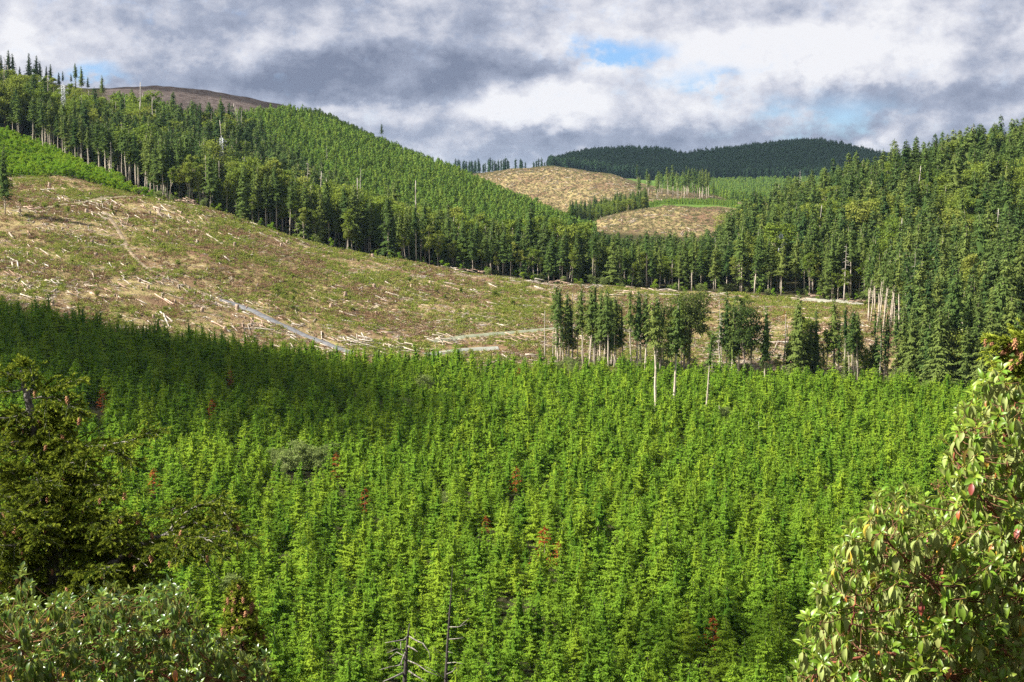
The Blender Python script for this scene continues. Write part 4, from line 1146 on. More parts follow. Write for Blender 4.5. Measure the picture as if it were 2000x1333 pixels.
# the smaller slash: one mass
lm = [b_ for _L, b in LOGS for b_ in b]
STICK = []
for i_ in range(4):
    g = Geo()
    for _ in range(7):
        L = rng.uniform(.8, 2.6); p0 = rng.normal(0, .7, 3) * [1, 1, .12]; yaw = rng.uniform(0, 3.14)
        dv = np.array([math.cos(yaw) * L, math.sin(yaw) * L, rng.normal(0, .25)])
        v, q, t = tube([p0, p0 + dv], [.09, .05], 4); g.add(v, q, t)
    STICK.append(g.mesh('slash_sticks', [M['logwood'] if i_ < 2 else M['deadbark'] if i_ == 2 else M['redlog']]))
nS = 9000
w2 = np.exp(fbm(X, Y, 22, 83, 4) * 3.0) * np.where(d < curve_d(C_MID, u), 1.5, 1.0) * np.where((u > 1010) & (d < curve_d(C_MID, u) + 25), 2.2, 1); w2 /= w2.sum()
sel = rng.choice(len(X), nS, False, w2)
pts = stack3(X[sel], Y[sel]) + [0, 0, .25]
scatter('slash_debris', [STICK], pts, rng.integers(0, 4, nS), rng.uniform(.35, 1.05, nS), 'broken branches and slash strewn all over the clearing', tilt=.12)
# smaller logs past the count of single ones
sel = rng.choice(len(X), 1250, False, w_ / w_.sum())
g = Geo()
for q in sel:
    L = rng.uniform(2.2, 8); r_ = rng.uniform(.10, .20); yaw = log_yaw(u[q], d[q])
    n = slope_normal(X[q], Y[q]).reshape(3); dv = np.array([math.cos(yaw), math.sin(yaw), 0]); dv = norm(dv - n * dv.dot(n)) + n * rng.normal(.02, .03)
    p0 = np.array([X[q], Y[q], float(ground(X[q], Y[q]))]) + n * .28
    v, qq, t = tube([p0 - dv * L / 2, p0, p0 + dv * L / 2], [r_ * 1.1, r_, r_ * .7], 6)
    g.add(v, qq, t, m=int(rng.choice(3, p=[.66, .14, .20])))
obj('slash_log_debris', g.mesh('slash_log_debris', [M['logwood'], M['redlog'], M['deadbark']], True), None, kind='stuff', label='smaller poles and broken logs lying all over the clearing')

# brush between the logs
def tuft(seed, n, h, mat):
    g = np.random.default_rng(seed); geo = Geo()
    p = g.normal(0, .42, (n, 3)) * [1, 1, 0] + [0, 0, 1] * g.uniform(0, h, (n, 1))
    a = norm(g.normal(0, .7, (n, 3)) + [0, 0, .55]); b = norm(np.cross(a, g.normal(0, 1, (n, 3))))
    v, q = kites(p, a, b, g.uniform(.22, .5, n), g.uniform(.08, .16, n)); geo.add(v, q, tint=g.uniform(0, 1, n))
    return geo.mesh('tuft', [mat])
M['domebrush'] = foliage('dome_brush', (0.090, 0.105, 0.040), (0.205, 0.215, 0.085), (0.230, 0.190, 0.105), 0.2)
M['domered'] = foliage('dome_reddish_brush', (0.155, 0.105, 0.072), (0.270, 0.200, 0.140), None, 0.2)
DB = [tuft(620 + i_, 30, .6, M['domebrush']) for i_ in range(3)] + [tuft(630 + i_, 30, .5, M['domered']) for i_ in range(3)]
BR = [tuft(600 + i_, 34, .6, M['brush']) for i_ in range(3)] + [tuft(610 + i_, 30, .5, M['redbrush']) for i_ in range(3)]
nT = 46000
patch = fbm(X, Y, 34, 91); patch2 = fbm(X, Y, 11, 95)
w3 = np.clip(.35 + patch * .6 + patch2 * .8, .03, 2); w3 /= w3.sum()
sel = rng.choice(len(X), min(nT, len(X)), True, w3)
jx, jy = X[sel] + rng.normal(0, .5, len(sel)), Y[sel] + rng.normal(0, .5, len(sel))
red = rng.random(len(sel)) < np.clip(.34 - fbm(jx, jy, 18, 97) * 1.2, .05, .85)
scatter('brush_undergrowth', [BR], stack3(jx, jy), np.where(red, 3, 0) + rng.integers(0, 3, len(sel)), rng.uniform(.5, 1.5, len(sel)), 'low green and reddish brush growing over the clearing', tilt=.15)
# dark bushes between the logs
sel = rng.choice(len(X), 240, False, w3)
mass('dark_bush_undergrowth', ['willow', 'round'], X[sel], Y[sel], [.55, .45], .05, .15, 'dark low bushes dotted over the clearing', wide=(1.2, 2.0))
# stumps
def stump(seed):
    g = np.random.default_rng(seed); geo = Geo()
    r = g.uniform(.4, .6); h = g.uniform(.7, 1.2)
    pts = np.array([[0, 0, -.3], [0, 0, .1], [.02, 0, h * .6], [.04, .02, h]])
    v, q, t = tube(pts, [r * 1.5, r * 1.15, r * .95, r * .92], 9)
    v[27:36, 2] += g.normal(0, .09, 9)
    geo.add(v, q, t)
    return geo.mesh('stump', [M['stumpwood']])
SM = [stump(700 + i_) for i_ in range(4)]
sel = rng.choice(len(X), 70, False, prob)
for q in sel:
    o = obj('stump', SM[rng.integers(0, 4)], None, category='stump', group='cut stumps in the clearing')
    p = np.array([X[q], Y[q], float(ground(X[q], Y[q]))]); o.location = p; o.rotation_euler = (rng.normal(0, .1), rng.normal(0, .1), rng.uniform(0, 6)); s_ = rng.uniform(.8, 1.5); o.scale = (s_, s_, s_ * rng.uniform(.8, 1.6))
    px, py, _ = project(p); THINGS.append(dict(o=o, px=float(px[0]), py=float(py[0]), base='stump'))
# upright dead stakes left on the slope
for q, (px, py, h) in enumerate([(151, 478, 4.5), (92, 462, 3.0), (382, 412, 2.5), (402, 430, 3.4), (526, 615, 4.0), (556, 622, 3.0), (404, 566, 3.0), (500, 570, 3.4), (248, 512, 3.2), (690, 672, 3.0)]):
    p = land(px, py, 400); r = thing('dead_stake', None, 'dead tree', p - [0, 0, .2], 'dead stakes standing in the clearing'); s_ = h / 24; r.scale = (s_ * 2.0, s_ * 2.0, s_); r.rotation_euler = (rng.normal(0, .12), rng.normal(0, .12), rng.uniform(0, 6))
    obj('trunk', K['snag'].trunks[2], r); THINGS.append(dict(o=r, px=px, py=py, base='stake'))
# heaps of logs
HEAPS = [(287, 378, 18, 9, 3.2, 1, -8, 'stack of reddish cut logs on the crest of the clearing by the forest edge'), (190, 405, 20, 14, 2.2, 0, -55, 'spread heap of bleached logs below the dirt track'), (215, 428, 16, 12, 1.6, 0, -52, 'tangle of pale logs at the top of the skid trail'),
         (98, 377, 8, 10, 1.4, 0, -24, 'few long pale logs beside the dark earth mound above the track'), (55, 408, 9, 12, 1.2, 1, -5, 'low row of logs along the dirt track'), (370, 398, 16, 8, 2.2, 1, -25, 'reddish slash heap on the crest where the slope starts'),
         (925, 536, 22, 12, 2.4, 1, -5, 'long reddish slash heap at the upper edge of the clearing'), (880, 528, 14, 9, 1.6, 0, -10, 'pale slash heap beside the long reddish one'), (1055, 556, 18, 9, 2.2, 2, -4, 'grey brown slash heap at the end of the upper edge'), (1090, 555, 12, 7, 2.2, 1, 0, 'dark red slash heap beside the first conifer of the grove'),
         (1160, 562, 14, 9, 1.6, 2, 5, 'weathered log heap behind the crowns of the grove'), (1225, 566, 18, 12, 1.7, 1, 4, 'brown slash heap in the middle of the upper edge behind the grove'), (1310, 572, 14, 10, 1.4, 0, -2, 'pale heap left of the maple crown'), (1410, 580, 14, 10, 1.6, 2, 3, 'grey heap between the two maples at the upper edge'),
         (1600, 580, 10, 12, 1.8, 1, 2, 'stack of long logs beside the grey landing'), (1560, 588, 9, 9, 1.4, 0, -35, 'pale logs tipped down beside the landing'), (1665, 592, 12, 9, 1.4, 1, 6, 'low heap of logs at the landing end'), (860, 668, 22, 10, 2.0, 0, -12, 'bleached log heap beside the gravel road'),
         (690, 672, 14, 9, 1.4, 2, -20, 'dark slash heap where the road meets the plantation'), (715, 676, 20, 10, 2.2, 2, -15, 'brown root heap at the rim of the plantation'), (795, 684, 16, 10, 1.4, 0, -10, 'pale row of logs behind the plantation tops'), (520, 642, 9, 8, 1.0, 1, -28, 'slash along the lower side of the gravel road'),
         (1010, 664, 24, 13, 1.8, 1, -14, 'pinkish slash heap left of the grove stems'), (1085, 660, 26, 13, 1.9, 1, -28, 'pinkish slash heap among the first stems of the grove'), (1170, 668, 26, 12, 1.8, 0, -20, 'bleached slash heap behind the densest part of the grove'), (1240, 655, 20, 11, 1.6, 0, 0, 'white log heap seen between the grove stems'),
         (1330, 670, 18, 10, 1.4, 0, 12, 'pale slash below the maple crown'), (1480, 668, 20, 12, 1.6, 1, 0, 'reddish slash behind the bare stubs of the grove'), (1600, 655, 24, 14, 2.0, 1, -50, 'steep bank of slash below the landing'), (1660, 640, 16, 12, 1.6, 0, -55, 'pale poles sliding down the bank below the landing'),
         (1040, 705, 14, 12, 1.0, 0, -6, 'row of pale poles at the rim of the plantation before the grove'), (480, 600, 8, 9, 1.0, 0, -30, 'few logs beside the upper bend of the gravel road'), (45, 560, 12, 10, 1.2, 0, -60, 'pale logs above the plantation at the foot of the slope'), (125, 560, 14, 11, 1.3, 0, -58, 'cluster of pale logs on the lower slope')]
for px, py, n, sp, hh, tone, yaw0, lab in HEAPS:
    c0 = land(px, py, 400)
    r = thing('log_heap', lab, 'log heap', c0, 'heaps of logs and slash in the clearing')
    base_m = LOGS[2][1][tone]
    for q in range(n):
        L, ms = LOGS[int(rng.choice([0, 2, 2, 3, 5]))]
        o = obj('log', ms[tone if rng.random() < .75 else int(rng.integers(0, 3))], r)
        a_ = abs(rng.normal(0, .5))
        xx, yy = c0[0] + rng.normal(0, sp * .42), c0[1] + rng.normal(0, sp * .30)
        f = max(0, 1 - abs(xx - c0[0]) / (sp * .9))
        p = np.array([xx, yy, float(ground(xx, yy)) + rng.uniform(.1, hh) * f])
        lie(o, p, R(yaw0 + rng.normal(0, 30)), rng.uniform(0, 6), .25, rng.normal(0, .12))
        mw = o.matrix_world.copy(); s_ = rng.uniform(.45, .85)
        o.matrix_parent_inverse = Matrix.Identity(4)
        o.matrix_local = Matrix.Translation(-Vector(c0)) @ mw @ Matrix.Diagonal((s_, s_ * .85, s_ * .85, 1))
# pale logs on the far brown domes
g = Geo()
X2, Y2 = jitter_grid((-100, 420), (1260, 2120), 4.0, .5)
u2, d2 = with_polar(X2, Y2)
ok = ((u2 > 900) & (u2 < 1440) & (d2 > curve_d(C_DOMEFOOT, u2) + 60) & (d2 < curve_d(C_DOME, u2) + 10)) | ((u2 > 1175) & (u2 < 1500) & (d2 > curve_d(C_CREST, u2) + 30) & (d2 < curve_d(C_MOUND, u2) + 5))
X2, Y2 = X2[ok], Y2[ok]
w4 = np.exp(fbm(X2, Y2, 60, 87) * 3); sel = rng.choice(len(X2), 420, False, w4 / w4.sum())
for q in sel:
    L = rng.uniform(3, 12); yaw = rng.uniform(0, 3.14); p0 = np.array([X2[q], Y2[q], float(ground(X2[q], Y2[q])) + .35]); dv = np.array([math.cos(yaw), math.sin(yaw), 0]) * L / 2
    dv[2] = float(ground(*(p0 + dv)[:2])) - float(ground(*(p0 - dv)[:2])); dv[2] *= .5
    v, qq, t = tube([p0 - dv, p0 + dv], [.4, .3], 5); g.add(v, qq, t, m=int(rng.choice(3, p=[.6, .2, .2])))
obj('dome_slash_debris', g.mesh('dome_slash_debris', [M['logwood'], M['redlog'], M['deadbark']]), None, kind='stuff', label='pale logs and slash strewn over the far brown domes')
sel = rng.choice(len(X2), 14000, True)
scatter('dome_undergrowth', [DB], stack3(X2[sel] + rng.normal(0, 2, 14000), Y2[sel] + rng.normal(0, 2, 14000)), np.where(rng.random(14000) < .42, 3, 0) + rng.integers(0, 3, 14000), rng.uniform(.9, 2.0, 14000), 'low brush growing over the far brown domes', tilt=.1)

# ------------------------------------------------------------------ lattice pylons
m, k, o = material('galvanised_steel'); p = k.n('ShaderNodeBsdfPrincipled'); p.inputs['Base Color'].default_value = (.62, .64, .67, 1); p.inputs['Metallic'].default_value = .25; p.inputs['Roughness'].default_value = .5
k.link(p.outputs[0], o.inputs['Surface']); M['steel'] = m
for base, h, lab in PYP:
    r = thing('lattice_pylon', lab, 'pylon', base, 'lattice pylons on the hillsides')
    wb, wt = h * .13, h * .035
    corner = lambda sx, sy, f: np.array([sx * (wb + (wt - wb) * min(1, f / .72)), sy * (wb + (wt - wb) * min(1, f / .72)), f * h])
    for sx in (-1, 1):
        for sy in (-1, 1):
            g = Geo(); g.add(*tube([corner(sx, sy, -.02), corner(sx, sy, .36), corner(sx, sy, .72), corner(sx, sy, 1.0)], .13, 4)); obj('leg', g.mesh('leg', [M['steel']]), r)
    g = Geo(); lev = [0, .14, .28, .41, .53, .64, .73, .81, .88, .94, 1.0]
    for a_, b_ in zip(lev[:-1], lev[1:]):
        for (s1, s2) in (((-1, -1), (1, -1)), ((1, -1), (1, 1)), ((1, 1), (-1, 1)), ((-1, 1), (-1, -1))):
            g.add(*tube([corner(*s1, a_), corner(*s2, b_)], .075, 3, False)); g.add(*tube([corner(*s2, a_), corner(*s1, b_)], .075, 3, False)); g.add(*tube([corner(*s1, b_), corner(*s2, b_)], .075, 3, False))
    obj('bracing', g.mesh('bracing', [M['steel']]), r)
    for f in (.78, .90):
        g = Geo()
        for sx in (-1, 1):
            tip = np.array([sx * h * .15, 0, f * h]); g.add(*tube([corner(sx, 1, f), tip], .08, 3, False)); g.add(*tube([corner(sx, -1, f), tip], .08, 3, False)); g.add(*tube([corner(sx, 1, f + .07), tip], .08, 3, False))
        obj('crossarm', g.mesh('crossarm', [M['steel']]), r)
    g = Geo(); g.add(*tube([(0, 0, h * .98), (0, 0, h * 1.06)], [.2, .06], 5)); obj('peak', g.mesh('peak', [M['steel']]), r)

# ------------------------------------------------------------------ the near madrones and firs on the slope below the camera
def two_sided(name, top, under, gloss=.0, rough=.35, trans=.25, var=.35):
    m, k, o = material(name)
    geo = k.n('ShaderNodeNewGeometry'); oi = k.n('ShaderNodeObjectInfo'); at = k.n('ShaderNodeAttribute', attribute_name='tint')
    n = k.noise(geo.outputs['Position'], 9.0, 3)
    v = k.math('ADD', k.math('MULTIPLY', k.math('SUBTRACT', at.outputs['Fac'], .5), var), k.math('MULTIPLY', k.math('SUBTRACT', n, .5), var))
    c = k.mix(geo.outputs['Backfacing'], top, under)
    hs = k.n('ShaderNodeHueSaturation'); k.link(c, hs.inputs['Color']); k.link(k.math('ADD', v, 1.0), hs.inputs['Value']); k.link(k.math('ADD', k.math('MULTIPLY', v, .08), .5), hs.inputs['Hue'])
    d = k.n('ShaderNodeBsdfDiffuse'); k.link(hs.outputs[0], d.inputs[0])
    t = k.n('ShaderNodeBsdfTranslucent'); k.link(k.mix(.5, hs.outputs[0], (.30, .36, .05)), t.inputs[0])
    mx = k.n('ShaderNodeMixShader'); mx.inputs[0].default_value = trans; k.link(d.outputs[0], mx.inputs[1]); k.link(t.outputs[0], mx.inputs[2])
    g = k.n('ShaderNodeBsdfGlossy'); g.inputs['Roughness'].default_value = rough
    m2 = k.n('ShaderNodeMixShader'); m2.inputs[0].default_value = gloss; k.link(mx.outputs[0], m2.inputs[1]); k.link(g.outputs[0], m2.inputs[2])
    k.link(m2.outputs[0], o.inputs['Surface'])
    return m
LEAFM = [two_sided('madrone_leaf_green', (.125, .210, .017), (.245, .285, .090), .035, .40), two_sided('madrone_leaf_fresh', (.210, .290, .028), (.290, .330, .090), .035, .42),
         two_sided('madrone_leaf_sage', (.240, .280, .080), (.360, .380, .150), .02, .5, .15), two_sided('madrone_leaf_yellow', (.520, .350, .040), (.500, .360, .090), .06, .4),
         two_sided('madrone_leaf_orange', (.480, .170, .035), (.420, .210, .080), .06, .4), two_sided('madrone_leaf_red', (.300, .075, .040), (.330, .150, .090), .04, .45)]
m, k, o = material('yellow_leaf_stalk'); p = k.n('ShaderNodeBsdfDiffuse'); p.inputs[0].default_value = (.45, .42, .07, 1); k.link(p.outputs[0], o.inputs['Surface']); M['stalk'] = m
M['redbark'] = bark('madrone_bark', (.115, .032, .018), (.300, .095, .040), 14.0, .2)
M['twigbark'] = bark('madrone_twig', (.085, .034, .016), (.220, .100, .036), 14.0, .3)

def leaf_shape(seed, curl, fold, width):
    """a leaf one unit long along +X, its stalk at the origin, upper side towards +Z"""
    g = np.random.default_rng(seed)
    n = 7; s = np.linspace(0, 1, n)
    wv = width * np.sin(np.pi * np.clip(s, 0, 1) ** .85) ** .8 * .5; wv[0] = .012; wv[-1] = .01
    x = .14 + s * .86; zc_ = -curl * s ** 2 + .05 * np.sin(s * 3.1)
    side_ = g.normal(0, .03)
    V = []
    for i_ in range(n):
        y0 = side_ * math.sin(s[i_] * 3.1)
        V += [(x[i_], y0 - wv[i_], zc_[i_] + fold * wv[i_]), (x[i_], y0, zc_[i_]), (x[i_], y0 + wv[i_], zc_[i_] + fold * wv[i_])]
    q = []
    for i_ in range(n - 1):
        a_ = i_ * 3
        q += [(a_, a_ + 3, a_ + 4, a_ + 1), (a_ + 1, a_ + 4, a_ + 5, a_ + 2)]
    nq = len(q); b_ = len(V)
    V += [(-.02, -.012, 0), (-.02, .012, 0), (.15, .010, zc_[0] - .002), (.15, -.010, zc_[0] - .002)]
    q.append((b_, b_ + 3, b_ + 2, b_ + 1))
    return np.array(V), np.array(q), np.array([0] * nq + [1])
LEAFV = [leaf_shape(i_, c_, f_, w_) for i_, (c_, f_, w_) in enumerate([(.12, .5, .36), (.24, .6, .34), (.06, .35, .40), (.34, .8, .33), (.18, .9, .33)])]
def leaf_mesh(sh, mi, LEAFM):
    V, q, mt = LEAFV[sh]
    return make_mesh('leaf', V, q, None, [LEAFM[mi], M['stalk']], mt, np.full(len(q), .2 + .15 * sh), True)
LEAFD = [two_sided('shaded_madrone_leaf', (.060, .115, .014), (.150, .190, .060), .05, .32), two_sided('shaded_madrone_fresh_leaf', (.140, .210, .022), (.210, .260, .070), .04, .36), two_sided('shaded_madrone_old_leaf', (.130, .175, .045), (.240, .270, .110), .035, .4, .15)] + LEAFM[3:]  # darker copies of the madrone leaf colours, standing in for the fir's shade
LEAFME = {id(lm_): [[leaf_mesh(a_, b_, lm_) for b_ in range(6)] for a_ in range(5)] for lm_ in (LEAFM, LEAFD)}

def in_poly(x, y, poly):
    c = False; n = len(poly)
    for i_ in range(n):
        (x1, y1), (x2, y2) = poly[i_], poly[(i_ + 1) % n]
        if (y1 > y) != (y2 > y) and x < (x2 - x1) * (y - y1) / (y2 - y1) + x1:
            c = not c
    return c
def bez(a, b, c, n=8):
    s = np.linspace(0, 1, n)[:, None]
    return (1 - s) ** 2 * a + 2 * s * (1 - s) * b + s * s * c
def frame(x, up):
    x = norm(x); y = norm(np.cross(up, x)); z = np.cross(x, y)
    return np.stack([x, y, z], -1)

def madrone(seed, label, poly, depths, limbs, nmax, mind, leaf_len, dead_share, sage, leafm):
    g = np.random.default_rng(seed)
    first = limbs[0]
    p_root = PD(*first[0][0]); gx, gy = p_root[0], p_root[1]
    root = np.array([gx, gy, float(ground(gx, gy))])
    r = thing('madrone_tree', label, 'madrone', root)
    nodes = []
    for li, (pp, r0, r1) in enumerate(limbs):
        pts = np.array([PD(*p_) for p_ in pp])
        if li == 0:
            pts = np.vstack([root - [0, 0, .3], pts])
        tt = np.linspace(0, len(pts) - 1, len(pts) * 6)
        k_ = np.arange(len(pts))
        sm = np.stack([np.interp(tt, k_, pts[:, c_]) for c_ in range(3)], 1)
        ker = np.hanning(7); ker /= ker.sum()
        sm = np.stack([np.convolve(np.pad(sm[:, c_], 3, 'edge'), ker, 'valid') for c_ in range(3)], 1)
        sm[1:-1] += g.normal(0, .006, (len(sm) - 2, 3))
        v, q, t = tube(sm - root, np.linspace(r0, r1, len(sm)), 8)
        ge = Geo(); ge.add(v, q, t)
        obj('trunk' if li == 0 else 'branch', ge.mesh('branch', [M['redbark']], True), r)
        nodes.append(sm[2:] if li else sm[8:])
    nodes = np.concatenate(nodes)
    xs, ys = [p_[0] for p_ in poly], [p_[1] for p_ in poly]
    ros = []
    tries = 0
    while len(ros) < nmax and tries < 60000:
        tries += 1
        px, py = g.uniform(min(xs), max(xs)), g.uniform(min(ys), max(ys))
        if not in_poly(px, py, poly):
            continue
        p = PD(px, py, g.uniform(*depths))
        if ros and np.min(np.linalg.norm(np.array(ros) - p, axis=1)) < mind:
            continue
        ros.append(p)
    ros = np.array(ros)
    tw = Geo(); pieces = []
    for p in ros:
        dd = np.linalg.norm(nodes - p, axis=1) + np.maximum(0, nodes[:, 2] - p[2]) * 1.5
        nd_ = nodes[np.argmin(dd)]
        L = np.linalg.norm(p - nd_)
        mid = (p + nd_) / 2 + np.array([g.normal(0, .06), g.normal(0, .06), -.12]) * min(1.0, L * 1.6)
        path = bez(nd_, mid, p, 7)
        v, q, t = tube(path - root, np.linspace(.0025 + .0036 * min(1.5, L), .0020, 7), 5, False); tw.add(v, q, t)
        ax = norm(norm(p - path[-3]) * .55 + np.array([-.10, -.10, .75]) + g.normal(0, .22, 3))
        bud_l = g.uniform(.02, .035)
        v, q, t = tube([p - root, p - root + ax * bud_l], [.005, .002], 5); tw.add(v, q, t, m=1)
        a1 = norm(np.cross(ax, [.3, .9, .2])); a2 = np.cross(ax, a1)
        nup = int(g.integers(6, 10)); ph = g.uniform(0, 6.28)
        for i_ in range(nup):                              # the fresh upper whorl
            th = ph + i_ * 2.399
            el = g.uniform(.15, 1.0) if i_ < nup - 2 else g.uniform(.9, 1.3)
            dv = norm((a1 * math.cos(th) + a2 * math.sin(th)) * math.cos(el) + ax * math.sin(el))
            fm = frame(dv, ax + g.normal(0, .15, 3))
            mi = int(g.choice([0, 1], p=[.62, .38]))
            pieces.append((p + ax * .006 * i_ * .3, fm, leaf_len * g.uniform(.55, 1.05), int(g.integers(0, 3)), mi))
        if g.random() < .95:
            nl = int(g.integers(6, 11)); ph = g.uniform(0, 6.28)
            for i_ in range(nl):                           # last year's leaves hang below
                th = ph + i_ * 2.399
                out_ = norm(np.array([math.cos(th), math.sin(th), 0]))
                dv = norm(out_ * g.uniform(.12, .55) + np.array([0, 0, -1.0]))
                fm = frame(dv, out_ + np.array([0, 0, .25]) + g.normal(0, .25, 3))
                u_ = g.random()
                mi = 3 + int(g.choice(3, p=[.45, .36, .19])) if u_ < dead_share else 2 if u_ < dead_share + sage else 0
                q0 = path[-2] * .55 + p * .45 + out_ * .008 - np.array([0, 0, .006 * i_])
                pieces.append((q0, fm, leaf_len * g.uniform(.75, 1.4), int(g.integers(0, 5)), mi))
    obj('twig', tw.mesh('twig', [M['twigbark'], M['stalk']], True), r, kind='stuff')
    cen = np.array([pc[0] for pc in pieces]); px, py, dep = project(cen)
    ln = np.array([pc[2] for pc in pieces])
    vis = (px > 5) & (px < 1995) & (py > 5) & (py < 1325)
    rank = np.where(vis, -ln / dep, 0) * np.where(dep < np.quantile(dep[vis], .40), 3, 1)
    single = set(np.argsort(rank)[:290].tolist())
    mass_ = Geo()
    for i_, (p, fm, L, sh, mi) in enumerate(pieces):
        if i_ in single:
            o = obj('leaf', LEAFME[id(leafm)][sh][mi], r)
            mw = Matrix(fm.tolist()).to_4x4(); mw.translation = Vector(p - root)
            o.matrix_local = mw @ Matrix.Scale(L, 4)
        else:
            V, q, mt = LEAFV[sh]
            for c_ in (0, 1):
                sel_ = mt == c_
                if c_ == 0:
                    mass_.add(V * L @ fm.T + (p - root), q[sel_], m=mi, tint=float(g.uniform(0, 1)))
                else:
                    mass_.add(V * L @ fm.T + (p - root), q[sel_], m=6)
    obj('foliage', mass_.mesh('foliage', leafm + [M['stalk']], True), r, kind='stuff')
    # withered flower clusters
    for i_ in g.choice(len(ros), min(10, len(ros)), False):
        p = ros[i_]
        ge = Geo()
        for _ in range(16):
            e_ = p - root + np.array([0, 0, .02]) + g.normal(0, .028, 3) + [0, 0, .03]
            v, q, t = tube([p - root + [0, 0, .02], e_], [.0015, .0012], 3, False); ge.add(v, q, t)
            a_ = norm(g.normal(0, 1, (5, 3))); v, q = kites(np.repeat(e_[None], 5, 0), a_, norm(np.cross(a_, g.normal(0, 1, (5, 3)))), .012, .005); ge.add(v, q)
        obj('withered_blossom', ge.mesh('withered_blossom', [M['twigbark']]), r)
    return r

POLY_R = [(1935, 690), (1905, 755), (1880, 800), (1845, 845), (1838, 930), (1800, 955), (1745, 955), (1712, 968), (1690, 1010), (1655, 1030), (1640, 1065), (1615, 1095), (1603, 1145), (1588, 1190), (1570, 1235), (1552, 1295), (1535, 1345), (1530, 1400), (2070, 1400), (2070, 900), (2045, 770), (1985, 735)]
LIMBS_R = [([(2075, 1560, 10.6), (2040, 1400, 10.5), (1998, 1200, 10.4), (1990, 1040, 10.3), (1968, 890, 10.2), (1958, 770, 10.1), (1950, 735, 10.1)], .040, .008),
           ([(2060, 1500, 10.5), (1950, 1360, 10.2), (1850, 1318, 10.0), (1750, 1275, 9.9), (1640, 1290, 9.8), (1590, 1310, 9.8)], .026, .007),
           ([(1998, 1290, 10.5), (1900, 1250, 10.2), (1850, 1195, 9.9), (1843, 1160, 9.85), (1812, 1130, 9.8), (1760, 1085, 9.7), (1715, 1040, 9.6)], .022, .006),
           ([(1990, 1060, 10.3), (1930, 985, 10.1), (1890, 940, 10.0), (1862, 890, 9.9), (1870, 840, 9.9)], .016, .006),
           ([(1960, 1390, 10.6), (1880, 1300, 10.8), (1800, 1235, 10.9), (1700, 1180, 11.0), (1640, 1120, 11.0)], .020, .006),
           ([(1975, 960, 10.3), (2000, 880, 10.6), (1985, 800, 10.8), (1975, 760, 10.9)], .014, .006),
           ([(1700, 1283, 9.85), (1650, 1260, 9.7), (1668, 1200, 9.6), (1672, 1160, 9.6)], .011, .005),
           ([(2040, 1400, 10.5), (2060, 1200, 11.2), (2050, 1000, 11.6), (2030, 900, 11.7)], .022, .007)]
madrone(41, 'large madrone with drooping pale leaves and red bark rising at the lower right corner', POLY_R, (9.3, 12.2), LIMBS_R, 1150, .088, .098, .055, .52, LEAFM)
POLY_L = [(-80, 1215), (0, 1185), (25, 1150), (42, 1108), (62, 1150), (105, 1172), (150, 1160), (168, 1152), (215, 1150), (240, 1135), (285, 1150), (335, 1133), (380, 1150), (398, 1182), (392, 1225), (430, 1255), (470, 1250), (492, 1265), (520, 1282), (538, 1312), (545, 1345), (550, 1395), (-80, 1395)]
LIMBS_L = [([(310, 1620, 13.2), (255, 1500, 13.0), (270, 1340, 12.9), (300, 1275, 12.8), (325, 1235, 12.7)], .040, .010),
           ([(262, 1420, 13.0), (180, 1380, 12.7), (100, 1330, 12.5), (45, 1285, 12.4), (38, 1250, 12.4)], .022, .007),
           ([(280, 1310, 12.9), (360, 1330, 12.6), (440, 1325, 12.4), (510, 1322, 12.3)], .018, .006),
           ([(265, 1350, 12.9), (200, 1290, 13.1), (170, 1240, 13.2), (160, 1190, 13.2)], .018, .006),
           ([(258, 1460, 13.0), (60, 1420, 13.6), (-40, 1330, 13.7)], .022, .007)]
madrone(43, 'low madrone with glossy dark green leaves in front of the dark fir', POLY_L, (11.6, 14.4), LIMBS_L, 640, .104, .092, .030, .22, LEAFD)

# ---- the near firs
m, k, o = material('near_fir_needles')
at = k.n('ShaderNodeAttribute', attribute_name='tint'); geo = k.n('ShaderNodeNewGeometry')
c = k.mix(k.ramp(at.outputs['Fac'], 0, 1), (.036, .072, .010), (.430, .490, .060))  # new growth is paler; sunlit tips and shaded interior are coloured in too
d = k.n('ShaderNodeBsdfDiffuse'); k.link(c, d.inputs[0]); t = k.n('ShaderNodeBsdfTranslucent'); k.link(c, t.inputs[0])
mx = k.n('ShaderNodeMixShader'); mx.inputs[0].default_value = .25; k.link(d.outputs[0], mx.inputs[1]); k.link(t.outputs[0], mx.inputs[2]); k.link(mx.outputs[0], o.inputs['Surface'])
M['needle'] = m
M['firbark'] = bark('lichened_fir_bark', (.030, .024, .020), (.180, .165, .140), 9.0, .1)
M['firtwig'] = bark('grey_fir_twig', (.070, .055, .042), (.300, .275, .235), 12.0, .1)
M['cone'] = bark('fir_cone', (.190, .075, .035), (.420, .210, .095), 60.0, .35)
def cone_mesh(seed):
    g = np.random.default_rng(seed); ge = Geo()
    z = np.linspace(0, -.075, 9); r = .0155 * np.sin(np.linspace(.55, 2.95, 9)) ** .8
    v, q, t = tube(np.stack([np.zeros(9), np.zeros(9), z], 1), r, 7); ge.add(v, q, t)
    n = 26
    th = np.arange(n) * 2.399; zz = np.linspace(-.006, -.070, n); rr = np.interp(zz, z[::-1], r[::-1])
    p = np.stack([np.cos(th) * rr * .9, np.sin(th) * rr * .9, zz], 1); out_ = np.stack([np.cos(th), np.sin(th), np.full(n, -.9)], 1)
    v, q = kites(p, norm(out_), norm(np.stack([-np.sin(th), np.cos(th), np.zeros(n)], 1)), .016, .007); ge.add(v, q)
    return ge.mesh('cone', [M['cone']])
CONES = [cone_mesh(i_) for i_ in range(2)]

